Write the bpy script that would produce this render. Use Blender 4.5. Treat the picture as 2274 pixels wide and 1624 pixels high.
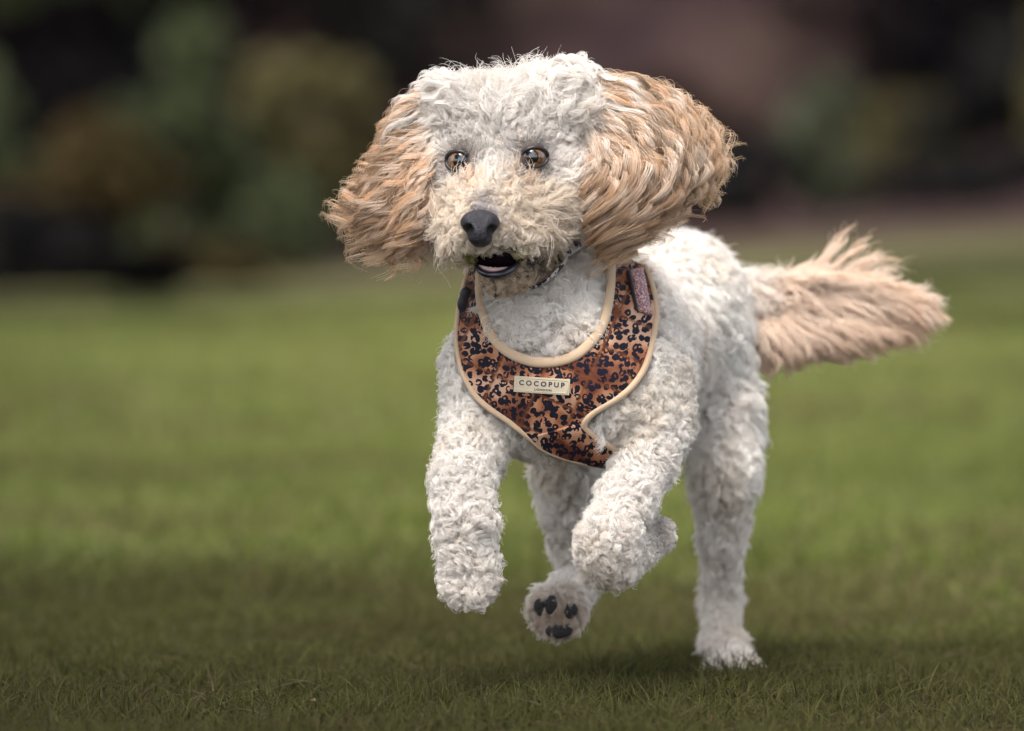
import bpy, bmesh, math, random
import numpy as np
from mathutils import Vector

scene = bpy.context.scene
for o in list(bpy.data.objects):
    bpy.data.objects.remove(o)
C = scene.collection
rng = np.random.default_rng(7)

# ------------------------------------------------------------------ camera
DIST = 6.0
TH = math.atan(0.0227)
KPX = 1.024 / 2274.0              # metres per reading unit at the dog's distance
CS, SN = math.cos(TH), math.sin(TH)
FWD = np.array([0, CS, -SN]); UP = np.array([0, SN, CS]); RIGHT = np.array([1.0, 0, 0])
_ref = FWD * 6.43 + RIGHT * (1630 - 1137) * KPX * 6.43 / DIST + UP * (812 - 1505) * KPX * 6.43 / DIST
CAM_H = -_ref[2]                  # the standing hind paw is on z = 0
CAM = np.array([0, -DIST, CAM_H])

cd = bpy.data.cameras.new('camera')
cam = bpy.data.objects.new('camera', cd); C.objects.link(cam)
cam.location = CAM
cam.rotation_euler = (math.radians(90) - TH, 0, 0)
cd.sensor_width = 36.0
cd.lens = 36.0 * DIST / 1.024
cd.clip_start = 0.1; cd.clip_end = 2000
cd.dof.use_dof = True
cd.dof.focus_distance = 6.0
cd.dof.aperture_fstop = 3.6
scene.camera = cam

# ------------------------------------------------------------------ sky, sun, exposure
SUN_TO = np.array([-0.24, -0.44, 0.87]); SUN_TO /= np.linalg.norm(SUN_TO)
w = bpy.data.worlds.new('World'); scene.world = w; w.use_nodes = True
nt = w.node_tree; bg = nt.nodes['Background']
sky = nt.nodes.new('ShaderNodeTexSky'); sky.sky_type = 'NISHITA'; sky.sun_disc = False
sky.sun_elevation = math.asin(SUN_TO[2]); sky.sun_rotation = math.atan2(SUN_TO[0], SUN_TO[1])
sky.air_density = 1.0; sky.dust_density = 3.0; sky.ozone_density = 1.0
hs = nt.nodes.new('ShaderNodeHueSaturation'); hs.inputs['Saturation'].default_value = .30   # thin cloud
nt.links.new(sky.outputs[0], hs.inputs['Color']); nt.links.new(hs.outputs[0], bg.inputs[0]); bg.inputs[1].default_value = 0.13
sl = bpy.data.lights.new('sun', 'SUN'); sl.energy = 1.3; sl.angle = math.radians(25); sl.color = (1.0, 0.93, 0.85)
so = bpy.data.objects.new('sun', sl); C.objects.link(so)
so.rotation_euler = Vector(SUN_TO).to_track_quat('Z', 'Y').to_euler()
scene.view_settings.view_transform = 'Standard'; scene.view_settings.look = 'None'
scene.view_settings.exposure = 1.94; scene.view_settings.gamma = 1.0
scene.view_settings.use_curve_mapping = False
scene.render.engine = 'CYCLES'
scene.cycles.max_bounces = 10; scene.cycles.diffuse_bounces = 7; scene.cycles.transmission_bounces = 6
scene.cycles.glossy_bounces = 3; scene.cycles.transparent_max_bounces = 6
scene.cycles.use_denoising = True
try:
    scene.cycles_curves.shape = 'RIBBONS'; scene.cycles_curves.subdivisions = 2
except Exception:
    pass

# ------------------------------------------------------------------ helpers
def D(u, v, y):
    """A point seen at reading position (u, v) and y metres behind the dog's head plane."""
    d = DIST + y; s = KPX * d / DIST
    return CAM + FWD * d + RIGHT * ((u - 1137) * s) + UP * ((812 - v) * s)
def proj(P):
    q = np.asarray(P) - CAM
    d = q @ FWD; s = KPX * d / DIST
    return (q @ RIGHT) / s + 1137, 812 - (q @ UP) / s, d - DIST
def nrm(a):
    return a / np.maximum(np.linalg.norm(a, axis=-1, keepdims=True), 1e-9)
def sstep(a, b, x):
    t = np.clip((x - a) / (b - a), 0, 1); return t * t * (3 - 2 * t)
_nr = np.random.default_rng(99)
_NK = nrm(_nr.normal(size=(24, 3))); _NP = _nr.uniform(0, 6.28, 24); _NF = _nr.uniform(.6, 1.7, 24)
def noise(p, f, o=0):
    """cheap smooth noise of world points, about -1..1"""
    r = 0
    for i in range(6):
        j = (i + o * 5) % 24
        r = r + np.sin((p @ _NK[j]) * f * _NF[j] + _NP[j] + o)
    return r / 2.6

def mat(name, col, rough=.6, **kw):
    m = bpy.data.materials.new(name); m.use_nodes = True
    b = m.node_tree.nodes['Principled BSDF']
    b.inputs['Base Color'].default_value = (*col, 1); b.inputs['Roughness'].default_value = rough
    for k, v in kw.items():
        b.inputs[k].default_value = v
    return m
def N(m, t, **kw):
    n = m.node_tree.nodes.new(t)
    for k, v in kw.items(): setattr(n, k, v)
    return n
def L(m, a, b): m.node_tree.links.new(a, b)
def ramp(m, stops):
    r = N(m, 'ShaderNodeValToRGB'); e = r.color_ramp.elements
    while len(e) < len(stops): e.new(.5)
    for i, (p, c) in enumerate(stops):
        e[i].position = p; e[i].color = (*c, 1)
    return r

def objco(m, t):
    c = N(m, 'ShaderNodeTexCoord'); L(m, c.outputs['Object'], t.inputs['Vector'])
def hair_mat(name, trans=.35, spec=.05):
    m = bpy.data.materials.new(name); m.use_nodes = True
    t = m.node_tree; t.nodes.clear()
    out = N(m, 'ShaderNodeOutputMaterial'); at = N(m, 'ShaderNodeAttribute', attribute_name='hair_color')
    d = N(m, 'ShaderNodeBsdfDiffuse'); tr = N(m, 'ShaderNodeBsdfTranslucent'); mx = N(m, 'ShaderNodeMixShader')
    mx.inputs[0].default_value = trans
    L(m, at.outputs['Color'], d.inputs[0]); L(m, at.outputs['Color'], tr.inputs[0])
    L(m, d.outputs[0], mx.inputs[1]); L(m, tr.outputs[0], mx.inputs[2])
    g = N(m, 'ShaderNodeBsdfHair', component='Reflection')
    g.inputs['Color'].default_value = (1, 1, 1, 1); g.inputs['RoughnessU'].default_value = .25; g.inputs['RoughnessV'].default_value = .6
    m2 = N(m, 'ShaderNodeMixShader'); m2.inputs[0].default_value = spec
    L(m, mx.outputs[0], m2.inputs[1]); L(m, g.outputs[0], m2.inputs[2]); L(m, m2.outputs[0], out.inputs[0])
    return m
def mesh_obj(name, verts, faces, m, parent=None, smooth=True):
    me = bpy.data.meshes.new(name)
    verts = np.asarray(verts, dtype=np.float32)
    if isinstance(faces, np.ndarray):
        k = faces.shape[1]; me.vertices.add(len(verts)); me.loops.add(faces.size); me.polygons.add(len(faces))
        me.vertices.foreach_set('co', verts.ravel()); me.loops.foreach_set('vertex_index', faces.ravel().astype(np.int32))
        me.polygons.foreach_set('loop_start', (np.arange(len(faces)) * k).astype(np.int32))
        me.update(calc_edges=True)
    else:
        me.from_pydata([tuple(map(float, v)) for v in verts], [], faces)
    if smooth: me.polygons.foreach_set('use_smooth', [True] * len(me.polygons))
    me.materials.append(m); me.update()
    o = bpy.data.objects.new(name, me); C.objects.link(o)
    if parent is not None: o.parent = parent; o.matrix_parent_inverse = PINV(parent)
    return o
def PINV(p):
    from mathutils import Matrix
    return Matrix.Translation(-Vector(ROOTLOC.get(p.name, (0, 0, 0))))
ROOTLOC = {}
def empty(name, loc):
    o = bpy.data.objects.new(name, None); C.objects.link(o); o.location = loc; ROOTLOC[o.name] = tuple(loc)
    o.empty_display_size = .05
    return o
def tag(o, label, cat=None, group=None, kind=None):
    if label: o['label'] = label
    if cat: o['category'] = cat
    if group: o['group'] = group
    if kind: o['kind'] = kind
    return o
def curves_obj(name, pts, rad, col, m, parent=None):
    """pts (n,k,3), rad (n,k) , col (n,3)"""
    n, k = pts.shape[:2]
    cu = bpy.data.hair_curves.new(name); cu.add_curves([k] * n)
    cu.attributes['position'].data.foreach_set('vector', pts.astype(np.float32).ravel())
    a = cu.attributes.get('radius') or cu.attributes.new('radius', 'FLOAT', 'POINT')
    a.data.foreach_set('value', rad.astype(np.float32).ravel())
    a = cu.attributes.new('hair_color', 'FLOAT_COLOR', 'CURVE' if col.ndim == 2 else 'POINT')
    a.data.foreach_set('color', np.concatenate([col, np.ones((*col.shape[:-1], 1))], -1).astype(np.float32).ravel())
    cu.materials.append(m)
    o = bpy.data.objects.new(name, cu); C.objects.link(o)
    if parent is not None: o.parent = parent; o.matrix_parent_inverse = PINV(parent)
    return o
def tube(path, radii, sides=10, flat=None, closed=False):
    """sweep a (possibly flattened) ring along a path; flat = (normals, ratio)"""
    P = np.asarray(path, float); n = len(P)
    T = np.gradient(P, axis=0)
    if closed: T = np.roll(P, -1, 0) - np.roll(P, 1, 0)
    T = nrm(T)
    if flat is None:
        ref = np.tile([0.13, .2, .97], (n, 1)); A = nrm(np.cross(T, ref)); ratio = 1
    else:
        A = nrm(flat[0] - (flat[0] * T).sum(1, keepdims=True) * T); ratio = flat[1]
    B = np.cross(T, A); r = np.broadcast_to(np.asarray(radii, float), (n,))
    V = []
    for j in range(sides):
        a = 2 * math.pi * j / sides
        V.append(P + (A * math.cos(a) * ratio + B * math.sin(a)) * r[:, None])
    V = np.stack(V, 1).reshape(-1, 3); F = []
    for i in range(n if closed else n - 1):
        i2 = (i + 1) % n
        for j in range(sides):
            j2 = (j + 1) % sides
            F.append((i * sides + j, i * sides + j2, i2 * sides + j2, i2 * sides + j))
    if not closed:
        F.append(tuple(range(sides))[::-1]); F.append(tuple((n - 1) * sides + j for j in range(sides)))
    return V, F
def catmull(P, n):
    P = np.asarray(P, float); m = len(P)
    Q = np.concatenate([[2 * P[0] - P[1]], P, [2 * P[-1] - P[-2]]])
    t = np.linspace(0, m - 1 - 1e-6, n); i = t.astype(int); f = (t - i)[:, None]
    a, b, c, d = Q[i], Q[i + 1], Q[i + 2], Q[i + 3]
    return .5 * (2 * b + (c - a) * f + (2 * a - 5 * b + 4 * c - d) * f ** 2 + (3 * b - a - 3 * c + d) * f ** 3)

# ------------------------------------------------------------------ signed distance modelling
def sd_cone(p, a, ra, b, rb):
    ba = b - a; t = np.clip(((p - a) @ ba) / (ba @ ba), 0, 1)
    return np.linalg.norm(p - a - t[:, None] * ba, axis=1) - (ra + (rb - ra) * t)
def sd_ell(p, c, r):
    q = (p - c); r = np.asarray(r); k0 = np.linalg.norm(q / r, axis=1); k1 = np.linalg.norm(q / (r * r), axis=1)
    return np.where(k1 > 1e-9, k0 * (k0 - 1) / np.maximum(k1, 1e-9), -r.min())
def smin(a, b, k):
    h = np.clip(.5 + .5 * (b - a) / k, 0, 1)
    return b + (a - b) * h - k * h * (1 - h)
def surface_nets(f, lo, hi, h):
    n = np.ceil((np.asarray(hi) - lo) / h).astype(int) + 1
    ax = [lo[i] + h * np.arange(n[i]) for i in range(3)]
    G = np.stack(np.meshgrid(*ax, indexing='ij'), -1).reshape(-1, 3)
    v = np.concatenate([f(g) for g in np.array_split(G, max(1, len(G) // 200000))]).reshape(n)
    cn = [(i, j, k) for i in (0, 1) for j in (0, 1) for k in (0, 1)]
    def cv(c): return v[c[0]:n[0] - 1 + c[0], c[1]:n[1] - 1 + c[1], c[2]:n[2] - 1 + c[2]]
    acc = np.zeros((*(n - 1), 3)); cnt = np.zeros(n - 1)
    for a in cn:
        for d in range(3):
            if a[d]: continue
            b = list(a); b[d] = 1
            va, vb = cv(a), cv(b); m = (va < 0) != (vb < 0)
            t = np.where(m, va / np.where(m, va - vb, 1), 0)
            for e in range(3):
                acc[..., e] += np.where(m, a[e] + (t if e == d else 0), 0)
            cnt += m
    act = cnt > 0
    idx = -np.ones(n - 1, int); idx[act] = np.arange(act.sum())
    ijk = np.argwhere(act)
    V = np.asarray(lo) + h * (ijk + acc[act] / cnt[act][:, None])
    F = []
    s = v < 0
    for d in range(3):
        e, g = [(1, 2), (2, 0), (0, 1)][d]
        sl0 = [slice(None)] * 3; sl1 = [slice(None)] * 3
        sl0[d] = slice(0, n[d] - 1); sl1[d] = slice(1, n[d])
        for ax_ in (e, g):
            sl0[ax_] = slice(1, n[ax_] - 1); sl1[ax_] = slice(1, n[ax_] - 1)
        A, B = s[tuple(sl0)], s[tuple(sl1)]
        for m, flip in ((A & ~B, False), (~A & B, True)):
            q = np.argwhere(m)
            if not len(q): continue
            base = q.copy(); base[:, e] += 1; base[:, g] += 1
            def cell(de, dg):
                c = base.copy(); c[:, e] += de; c[:, g] += dg; return idx[c[:, 0], c[:, 1], c[:, 2]]
            quad = np.stack([cell(-1, -1), cell(0, -1), cell(0, 0), cell(-1, 0)], 1)
            F.append(quad[:, ::-1] if flip else quad)
    return V, np.concatenate(F)
def grad(f, p, e=.0015):
    g = np.zeros_like(p)
    for i in range(3):
        d = np.zeros(3); d[i] = e
        g[:, i] = f(p + d) - f(p - d)
    return nrm(g)

# ------------------------------------------------------------------ the setting: ground, bank, grass, wood edge
def ground_z(x, y):
    x = np.asarray(x, float); y = np.asarray(y, float)
    z = .80 * sstep(-5, 7, x) * sstep(6, 62, y) * (1 + .25 * sstep(5, 30, x))
    z = z + .02 * np.sin(x * .9 + 1.3) * np.sin(y * .35) * sstep(2, 12, y)
    bank = sstep(66, 96, y + .12 * x) * 13 + sstep(95, 220, y) * 10
    return z + bank + sstep(20, 80, np.abs(x)) * .6
def foliage_mat(name, c1, c2, c3, trans=.25):
    m = bpy.data.materials.new(name); m.use_nodes = True; m.node_tree.nodes.clear()
    out = N(m, 'ShaderNodeOutputMaterial'); g = N(m, 'ShaderNodeNewGeometry')
    r = ramp(m, [(0, c1), (.5, c2), (1, c3)]); L(m, g.outputs['Random Per Island'], r.inputs[0])
    d = N(m, 'ShaderNodeBsdfDiffuse'); t = N(m, 'ShaderNodeBsdfTranslucent'); mx = N(m, 'ShaderNodeMixShader'); mx.inputs[0].default_value = trans
    L(m, r.outputs[0], d.inputs[0]); L(m, r.outputs[0], t.inputs[0]); L(m, d.outputs[0], mx.inputs[1]); L(m, t.outputs[0], mx.inputs[2])
    L(m, mx.outputs[0], out.inputs[0]); return m

gm = mat('field_turf', (.1, .13, .05), .9)
b = gm.node_tree.nodes['Principled BSDF']; b.inputs['Specular IOR Level'].default_value = 0; b.inputs['Roughness'].default_value = 1
gp = N(gm, 'ShaderNodeNewGeometry')
def gnoise(scale, detail=3, stretch=(1, 1, 1)):
    mp = N(gm, 'ShaderNodeMapping'); mp.inputs['Scale'].default_value = stretch; L(gm, gp.outputs['Position'], mp.inputs[0])
    n = N(gm, 'ShaderNodeTexNoise'); n.inputs['Scale'].default_value = scale; n.inputs['Detail'].default_value = detail
    L(gm, mp.outputs[0], n.inputs['Vector']); return n
r1 = ramp(gm, [(.30, (.098, .122, .032)), (.5, (.20, .24, .075)), (.72, (.28, .30, .12))])
L(gm, gnoise(1.6, 4, (1, .35, 1)).outputs[0], r1.inputs[0])
r2 = ramp(gm, [(.35, (.05, .045, .022)), (.65, (.13, .12, .05))]); L(gm, gnoise(9, 5).outputs[0], r2.inputs[0])
m1 = N(gm, 'ShaderNodeMix', data_type='RGBA'); L(gm, gnoise(.35, 2).outputs[0], m1.inputs[0]); m1.inputs[0].default_value = .3
L(gm, r1.outputs[0], m1.inputs[6]); L(gm, r2.outputs[0], m1.inputs[7])
sp = N(gm, 'ShaderNodeSeparateXYZ'); L(gm, gp.outputs['Position'], sp.inputs[0])
# the wood bank behind the field is bare leaf litter and bracken
mr = N(gm, 'ShaderNodeMapRange'); mr.inputs[1].default_value = 14; mr.inputs[2].default_value = 46; L(gm, sp.outputs[1], mr.inputs[0])
r3 = ramp(gm, [(.3, (.016, .010, .012)), (.55, (.038, .025, .023)), (.75, (.055, .038, .028))]); L(gm, gnoise(.45, 4).outputs[0], r3.inputs[0])
m2 = N(gm, 'ShaderNodeMix', data_type='RGBA'); L(gm, mr.outputs[0], m2.inputs[0]); L(gm, m1.outputs[2], m2.inputs[6]); L(gm, r3.outputs[0], m2.inputs[7])
# between the near blades the eye reaches the soil
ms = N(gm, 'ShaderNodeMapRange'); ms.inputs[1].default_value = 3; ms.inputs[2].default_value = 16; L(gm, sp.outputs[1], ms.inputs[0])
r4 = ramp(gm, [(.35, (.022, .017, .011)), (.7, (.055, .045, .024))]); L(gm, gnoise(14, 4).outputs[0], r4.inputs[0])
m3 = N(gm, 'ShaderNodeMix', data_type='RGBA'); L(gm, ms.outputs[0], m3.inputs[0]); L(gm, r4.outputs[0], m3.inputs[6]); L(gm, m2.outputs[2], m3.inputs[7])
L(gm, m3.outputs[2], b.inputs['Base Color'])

xs = np.concatenate([np.linspace(-160, -12, 40)[:-1], np.linspace(-12, 14, 90), np.linspace(14, 160, 40)[1:]])
ys = np.concatenate([np.linspace(-60, -7, 20)[:-1], np.linspace(-7, 12, 60)[:-1], np.linspace(12, 110, 110), np.linspace(110, 420, 20)[1:]])
X, Y = np.meshgrid(xs, ys, indexing='ij')
V = np.stack([X, Y, ground_z(X, Y)], -1).reshape(-1, 3)
ny = len(ys); ii, jj = np.meshgrid(np.arange(len(xs) - 1), np.arange(ny - 1), indexing='ij')
q = (ii * ny + jj).ravel()
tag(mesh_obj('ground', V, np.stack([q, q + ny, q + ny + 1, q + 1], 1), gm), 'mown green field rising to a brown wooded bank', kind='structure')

# grass blades: thousands of tapered curves
grass_m = hair_mat('grass_blade', .35, 0.0)
def blades(n, x0, x1, y0, y1, hgt, rad, seed, cols, wts, flat=.5):
    r = np.random.default_rng(seed)
    y = r.uniform(y0, y1, n); wid = (y + DIST) / DIST
    x = r.uniform(x0, x1, n) * wid
    base = np.stack([x, y, ground_z(x, y) - .004], 1)
    tuft = noise(base * [1, .6, 1], 9, 1) * .5 + noise(base, 27, 2) * .4
    h = hgt * np.clip(.72 + .65 * tuft + r.normal(0, .28, n), .2, 2.2)
    az = r.uniform(0, 6.283, n); lean = np.abs(r.normal(flat, .35, n))
    dirv = np.stack([np.cos(az), np.sin(az), 0 * az], 1)
    k = 5; s = np.linspace(0, 1, k)[None, :, None]
    pts = base[:, None] + np.array([0, 0, 1.0]) * (h[:, None, None] * (s - .25 * lean[:, None, None] * s ** 2)) + dirv[:, None] * (h * lean)[:, None, None] * s ** 1.8
    R = rad * r.uniform(.6, 1.3, n)[:, None] * np.array([1, .95, .8, .5, .1])[None] * np.ones((n, 1))
    ci = r.choice(len(cols), n, p=np.array(wts) / sum(wts)); col = np.asarray(cols)[ci] * r.uniform(.65, 1.3, (n, 1))
    # worn brownish patches
    worn = sstep(.1, .9, noise(base, 3.1, 3) + .5 * noise(base, 11, 0))[:, None]
    col = col * (1 - .45 * worn) + np.array([.11, .085, .045]) * .45 * worn
    fg = (.80 * sstep(3.6, .1, y + .7 * noise(base, 1.9, 2)))[:, None]; col = col * (1 - fg) + np.array([.054, .046, .022]) * fg * r.uniform(.5, 1.5, (n, 1))  # nearest blades turn dead brown and carry painted shade in their colour
    return pts, R, col
GC = [(.135, .165, .037), (.195, .222, .066), (.092, .112, .026), (.22, .19, .10), (.215, .235, .092)]
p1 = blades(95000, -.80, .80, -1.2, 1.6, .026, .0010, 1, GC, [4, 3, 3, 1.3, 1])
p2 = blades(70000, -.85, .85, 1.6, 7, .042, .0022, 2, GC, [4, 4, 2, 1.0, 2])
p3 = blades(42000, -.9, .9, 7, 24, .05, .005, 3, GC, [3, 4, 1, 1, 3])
def outside(p, lim):
    q = np.abs(p[0][:, 0, 0]) > lim * (p[0][:, 0, 1] + DIST) / DIST
    return tuple(a[q] for a in p)
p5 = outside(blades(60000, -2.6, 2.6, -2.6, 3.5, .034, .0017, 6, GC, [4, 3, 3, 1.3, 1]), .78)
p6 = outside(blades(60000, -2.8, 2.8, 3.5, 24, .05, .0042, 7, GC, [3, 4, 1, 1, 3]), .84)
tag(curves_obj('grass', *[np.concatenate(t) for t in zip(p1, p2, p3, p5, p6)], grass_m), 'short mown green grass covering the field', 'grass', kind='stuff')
r = np.random.default_rng(5)
p4 = blades(3500, -.8, .8, -1.2, 2.6, .03, .0010, 4, [(.30, .24, .15), (.22, .15, .09), (.36, .30, .2)], [2, 2, 1], flat=1.6)
tag(curves_obj('dry_grass', *p4, grass_m), 'scattered pale dry straw lying among the short grass', 'straw', kind='stuff')

# trees and shrubs of the wood edge
bark = mat('bark', (.045, .034, .032), .95, **{'Specular IOR Level': .1})
_n = N(bark, 'ShaderNodeTexNoise'); _n.inputs['Scale'].default_value = 9; _n.inputs['Detail'].default_value = 6
_m = N(bark, 'ShaderNodeMapping'); _m.inputs['Scale'].default_value = (3, 3, .45); _g = N(bark, 'ShaderNodeNewGeometry'); L(bark, _g.outputs['Position'], _m.inputs[0]); L(bark, _m.outputs[0], _n.inputs['Vector'])
_r = ramp(bark, [(.32, (.012, .009, .009)), (.55, (.040, .030, .027)), (.75, (.075, .062, .05))]); L(bark, _n.outputs[0], _r.inputs[0]); L(bark, _r.outputs[0], bark.node_tree.nodes['Principled BSDF'].inputs['Base Color'])
_b = N(bark, 'ShaderNodeBump'); _b.inputs['Strength'].default_value = .9; _b.inputs['Distance'].default_value = .03; L(bark, _n.outputs[0], _b.inputs['Height']); L(bark, _b.outputs[0], bark.node_tree.nodes['Principled BSDF'].inputs['Normal'])
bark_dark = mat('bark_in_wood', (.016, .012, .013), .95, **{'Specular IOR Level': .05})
def leaf_mesh(cent, size, seed, droop=.3):
    r = np.random.default_rng(seed); n = len(cent)
    a = nrm(r.normal(size=(n, 3)) + [0, 0, .2]); nn = nrm(r.normal(size=(n, 3)) + [0, 0, .8]); bb = nrm(np.cross(nn, a)); a = nrm(np.cross(bb, nn))
    s = size * r.uniform(.6, 1.4, n)[:, None]
    V = np.stack([cent - a * s, cent + bb * s * .55 - nn * s * .1, cent + a * s - nn * s * droop, cent - bb * s * .55 - nn * s * .1], 1).reshape(-1, 3)
    return V, np.arange(4 * n).reshape(n, 4)
def plant(name, label, cat, group, x, y, hgt, wid, dep, fm, n, size, seed, crown0=.05, trunk_r=.05, stems=4, clump=26, shape=1.0, m_bark=None):
    r = np.random.default_rng(seed); z0 = float(ground_z(x, y)); root = empty(name, (x, y, z0)); tag(root, label, cat, group)
    mb = m_bark or bark
    bm_v, bm_f = [], []
    cents = []
    for i in range(clump):
        a = r.uniform(0, 6.283); zz = r.uniform(crown0, 1) ** .85
        prof = math.sin(math.pi * min(max((zz - crown0) / (1.04 - crown0), .0), 1) ** .75) ** .6 * shape + .08
        q = math.sqrt(r.uniform(.05, 1)) * prof
        cents.append([math.cos(a) * q * wid / 2, math.sin(a) * q * dep / 2, zz * hgt])
    cents = np.array(cents)
    main = np.array([[0, 0, -.15], [.02 * wid, .01, hgt * .3], [-.03 * wid, 0, hgt * .6], [0, .02, hgt * .9]])
    Vt, Ft = tube(catmull(main, 9) + [x, y, z0], np.linspace(trunk_r * 1.25, trunk_r * .25, 9), 8)
    bm_v.append(Vt); bm_f += Ft; off = len(Vt)
    for i in range(min(stems, clump)):
        c = cents[i]; t0 = r.uniform(.05, .5) if crown0 < .2 else r.uniform(crown0 * .7, .8)
        st = np.array([0, 0, min(t0 * hgt, c[2] * .8)])
        mid = st * .5 + c * .5 + [0, 0, -.04 * hgt]
        Vt, Ft = tube(catmull([st, mid, c], 6) + [x, y, z0], np.linspace(trunk_r * .5, trunk_r * .12, 6), 6)
        bm_v.append(Vt); bm_f += [tuple(k + off for k in f) for f in Ft]; off += len(Vt)
    mesh_obj('trunk' if cat == 'tree' else 'stem', np.concatenate(bm_v), bm_f, mb, root)
    per = n // clump
    rad = np.array([wid, dep, hgt * .8]) * .5 * (.9 / clump ** .33)
    P = []
    for c in cents:
        d = nrm(r.normal(size=(per, 3))) * r.uniform(.25, 1, (per, 1)) ** .5
        P.append(c + d * rad * r.uniform(.7, 1.25))
    P = np.concatenate(P); P[:, 2] = np.maximum(P[:, 2], .03); P += [x, y, z0]
    Vl, Fl = leaf_mesh(P, size, seed + 1)
    mesh_obj('crown' if cat == 'tree' else 'foliage', Vl, Fl, fm, root, smooth=False)
    return root
F_olive = foliage_mat('leaf_olive', (.048, .042, .020), (.088, .076, .034), (.13, .115, .052))
F_green = foliage_mat('leaf_green', (.034, .042, .022), (.064, .076, .038), (.10, .115, .058))
F_brown = foliage_mat('leaf_brown', (.034, .023, .012), (.055, .040, .018), (.08, .06, .026))
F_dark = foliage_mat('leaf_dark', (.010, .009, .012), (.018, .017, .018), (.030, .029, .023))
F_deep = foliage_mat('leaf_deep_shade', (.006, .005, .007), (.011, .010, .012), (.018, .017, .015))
F_grey = foliage_mat('leaf_grey_green', (.05, .056, .035), (.08, .088, .055), (.115, .12, .08))
F_russet = foliage_mat('leaf_russet', (.03, .018, .017), (.05, .032, .028), (.068, .046, .034))
def at_far(u, y):
    return (u - 1137) * KPX * (DIST + y) / DIST
SG = 'shrubs along the far edge of the field'
def shrub(label, u, y, h, wd, fm, seed, n=5200, size=.075, **kw):
    plant('shrub', label, 'shrub', SG, at_far(u, y), y, h, wd, wd * .8, fm, n, size, seed, **kw)
shrub('brown yellow bush at the far left edge of the field', 170, 40, 1.25, 1.5, F_brown, 11)
shrub('tall slim green bush between the brown bush and the olive arching bush', 400, 43, 2.0, 1.0, F_green, 12)
shrub('broad olive bush with arching top beside the pale ear of the dog', 690, 47, 1.75, 1.5, F_olive, 13)
shrub('small grey green bush low under the olive arching bush', 610, 43, .8, .85, F_green, 14, n=3000)
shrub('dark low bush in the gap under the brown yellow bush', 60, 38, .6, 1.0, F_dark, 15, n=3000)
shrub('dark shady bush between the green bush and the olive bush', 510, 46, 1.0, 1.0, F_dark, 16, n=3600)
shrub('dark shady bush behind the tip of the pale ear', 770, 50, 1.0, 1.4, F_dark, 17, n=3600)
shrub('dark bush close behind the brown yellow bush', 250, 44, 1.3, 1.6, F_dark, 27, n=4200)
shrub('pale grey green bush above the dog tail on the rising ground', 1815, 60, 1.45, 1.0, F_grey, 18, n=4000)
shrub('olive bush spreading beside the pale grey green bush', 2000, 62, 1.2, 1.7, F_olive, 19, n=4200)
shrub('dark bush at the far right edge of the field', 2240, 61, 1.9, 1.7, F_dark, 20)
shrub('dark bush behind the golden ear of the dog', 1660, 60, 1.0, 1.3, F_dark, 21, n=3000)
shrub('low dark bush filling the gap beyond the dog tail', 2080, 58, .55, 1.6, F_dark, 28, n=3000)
shrub('low bramble clump on the rough grass at the left', 330, 31, .28, .65, F_dark, 22, n=1800, size=.045)
shrub('low brown bracken tuft on the rough grass verge at the left', 480, 36, .26, 1.0, F_brown, 23, n=1600, size=.045)
shrub('russet bush on the bank above the dog head', 1100, 66, 2.0, 2.6, F_russet, 24)
shrub('russet bush on the bank above the golden ear', 1480, 65, 1.9, 2.2, F_russet, 25)
shrub('low russet bush at the top of the field behind the dog head', 1250, 62, 1.0, 2.0, F_russet, 26, n=4000)
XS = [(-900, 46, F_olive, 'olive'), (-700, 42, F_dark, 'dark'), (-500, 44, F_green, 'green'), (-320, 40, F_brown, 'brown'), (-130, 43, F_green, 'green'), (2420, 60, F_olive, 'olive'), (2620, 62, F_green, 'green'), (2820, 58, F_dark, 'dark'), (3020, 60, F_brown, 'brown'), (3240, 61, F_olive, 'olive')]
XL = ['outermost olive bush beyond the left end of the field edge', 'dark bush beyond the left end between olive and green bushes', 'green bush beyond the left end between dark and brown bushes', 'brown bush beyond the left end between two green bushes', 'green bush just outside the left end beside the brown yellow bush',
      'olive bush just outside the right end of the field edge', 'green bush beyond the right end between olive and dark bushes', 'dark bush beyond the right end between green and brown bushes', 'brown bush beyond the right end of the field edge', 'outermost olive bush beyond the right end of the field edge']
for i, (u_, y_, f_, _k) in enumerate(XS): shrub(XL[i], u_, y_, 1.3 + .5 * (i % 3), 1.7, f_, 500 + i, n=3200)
TG = 'trees on the wooded bank'
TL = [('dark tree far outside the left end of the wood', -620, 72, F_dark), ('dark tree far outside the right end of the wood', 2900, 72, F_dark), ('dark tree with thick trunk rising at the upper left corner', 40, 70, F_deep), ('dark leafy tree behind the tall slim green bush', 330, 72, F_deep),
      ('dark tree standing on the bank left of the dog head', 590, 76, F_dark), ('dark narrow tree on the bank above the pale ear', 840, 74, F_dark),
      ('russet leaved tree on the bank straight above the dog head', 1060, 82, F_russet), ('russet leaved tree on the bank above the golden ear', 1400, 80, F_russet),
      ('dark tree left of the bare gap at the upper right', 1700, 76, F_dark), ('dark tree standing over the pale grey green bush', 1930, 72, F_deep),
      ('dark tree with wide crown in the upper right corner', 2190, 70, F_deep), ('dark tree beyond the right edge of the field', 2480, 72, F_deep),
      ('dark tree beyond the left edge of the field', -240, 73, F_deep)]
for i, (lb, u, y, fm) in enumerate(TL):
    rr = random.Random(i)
    plant('tree', lb, 'tree', TG, at_far(u, y), y, rr.uniform(6.5, 8.5), rr.uniform(3.2, 4.4), 3.2, fm, 6500, .13, 100 + i, crown0=.06, trunk_r=rr.uniform(.16, .24), stems=10, clump=34, m_bark=bark_dark)

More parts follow.
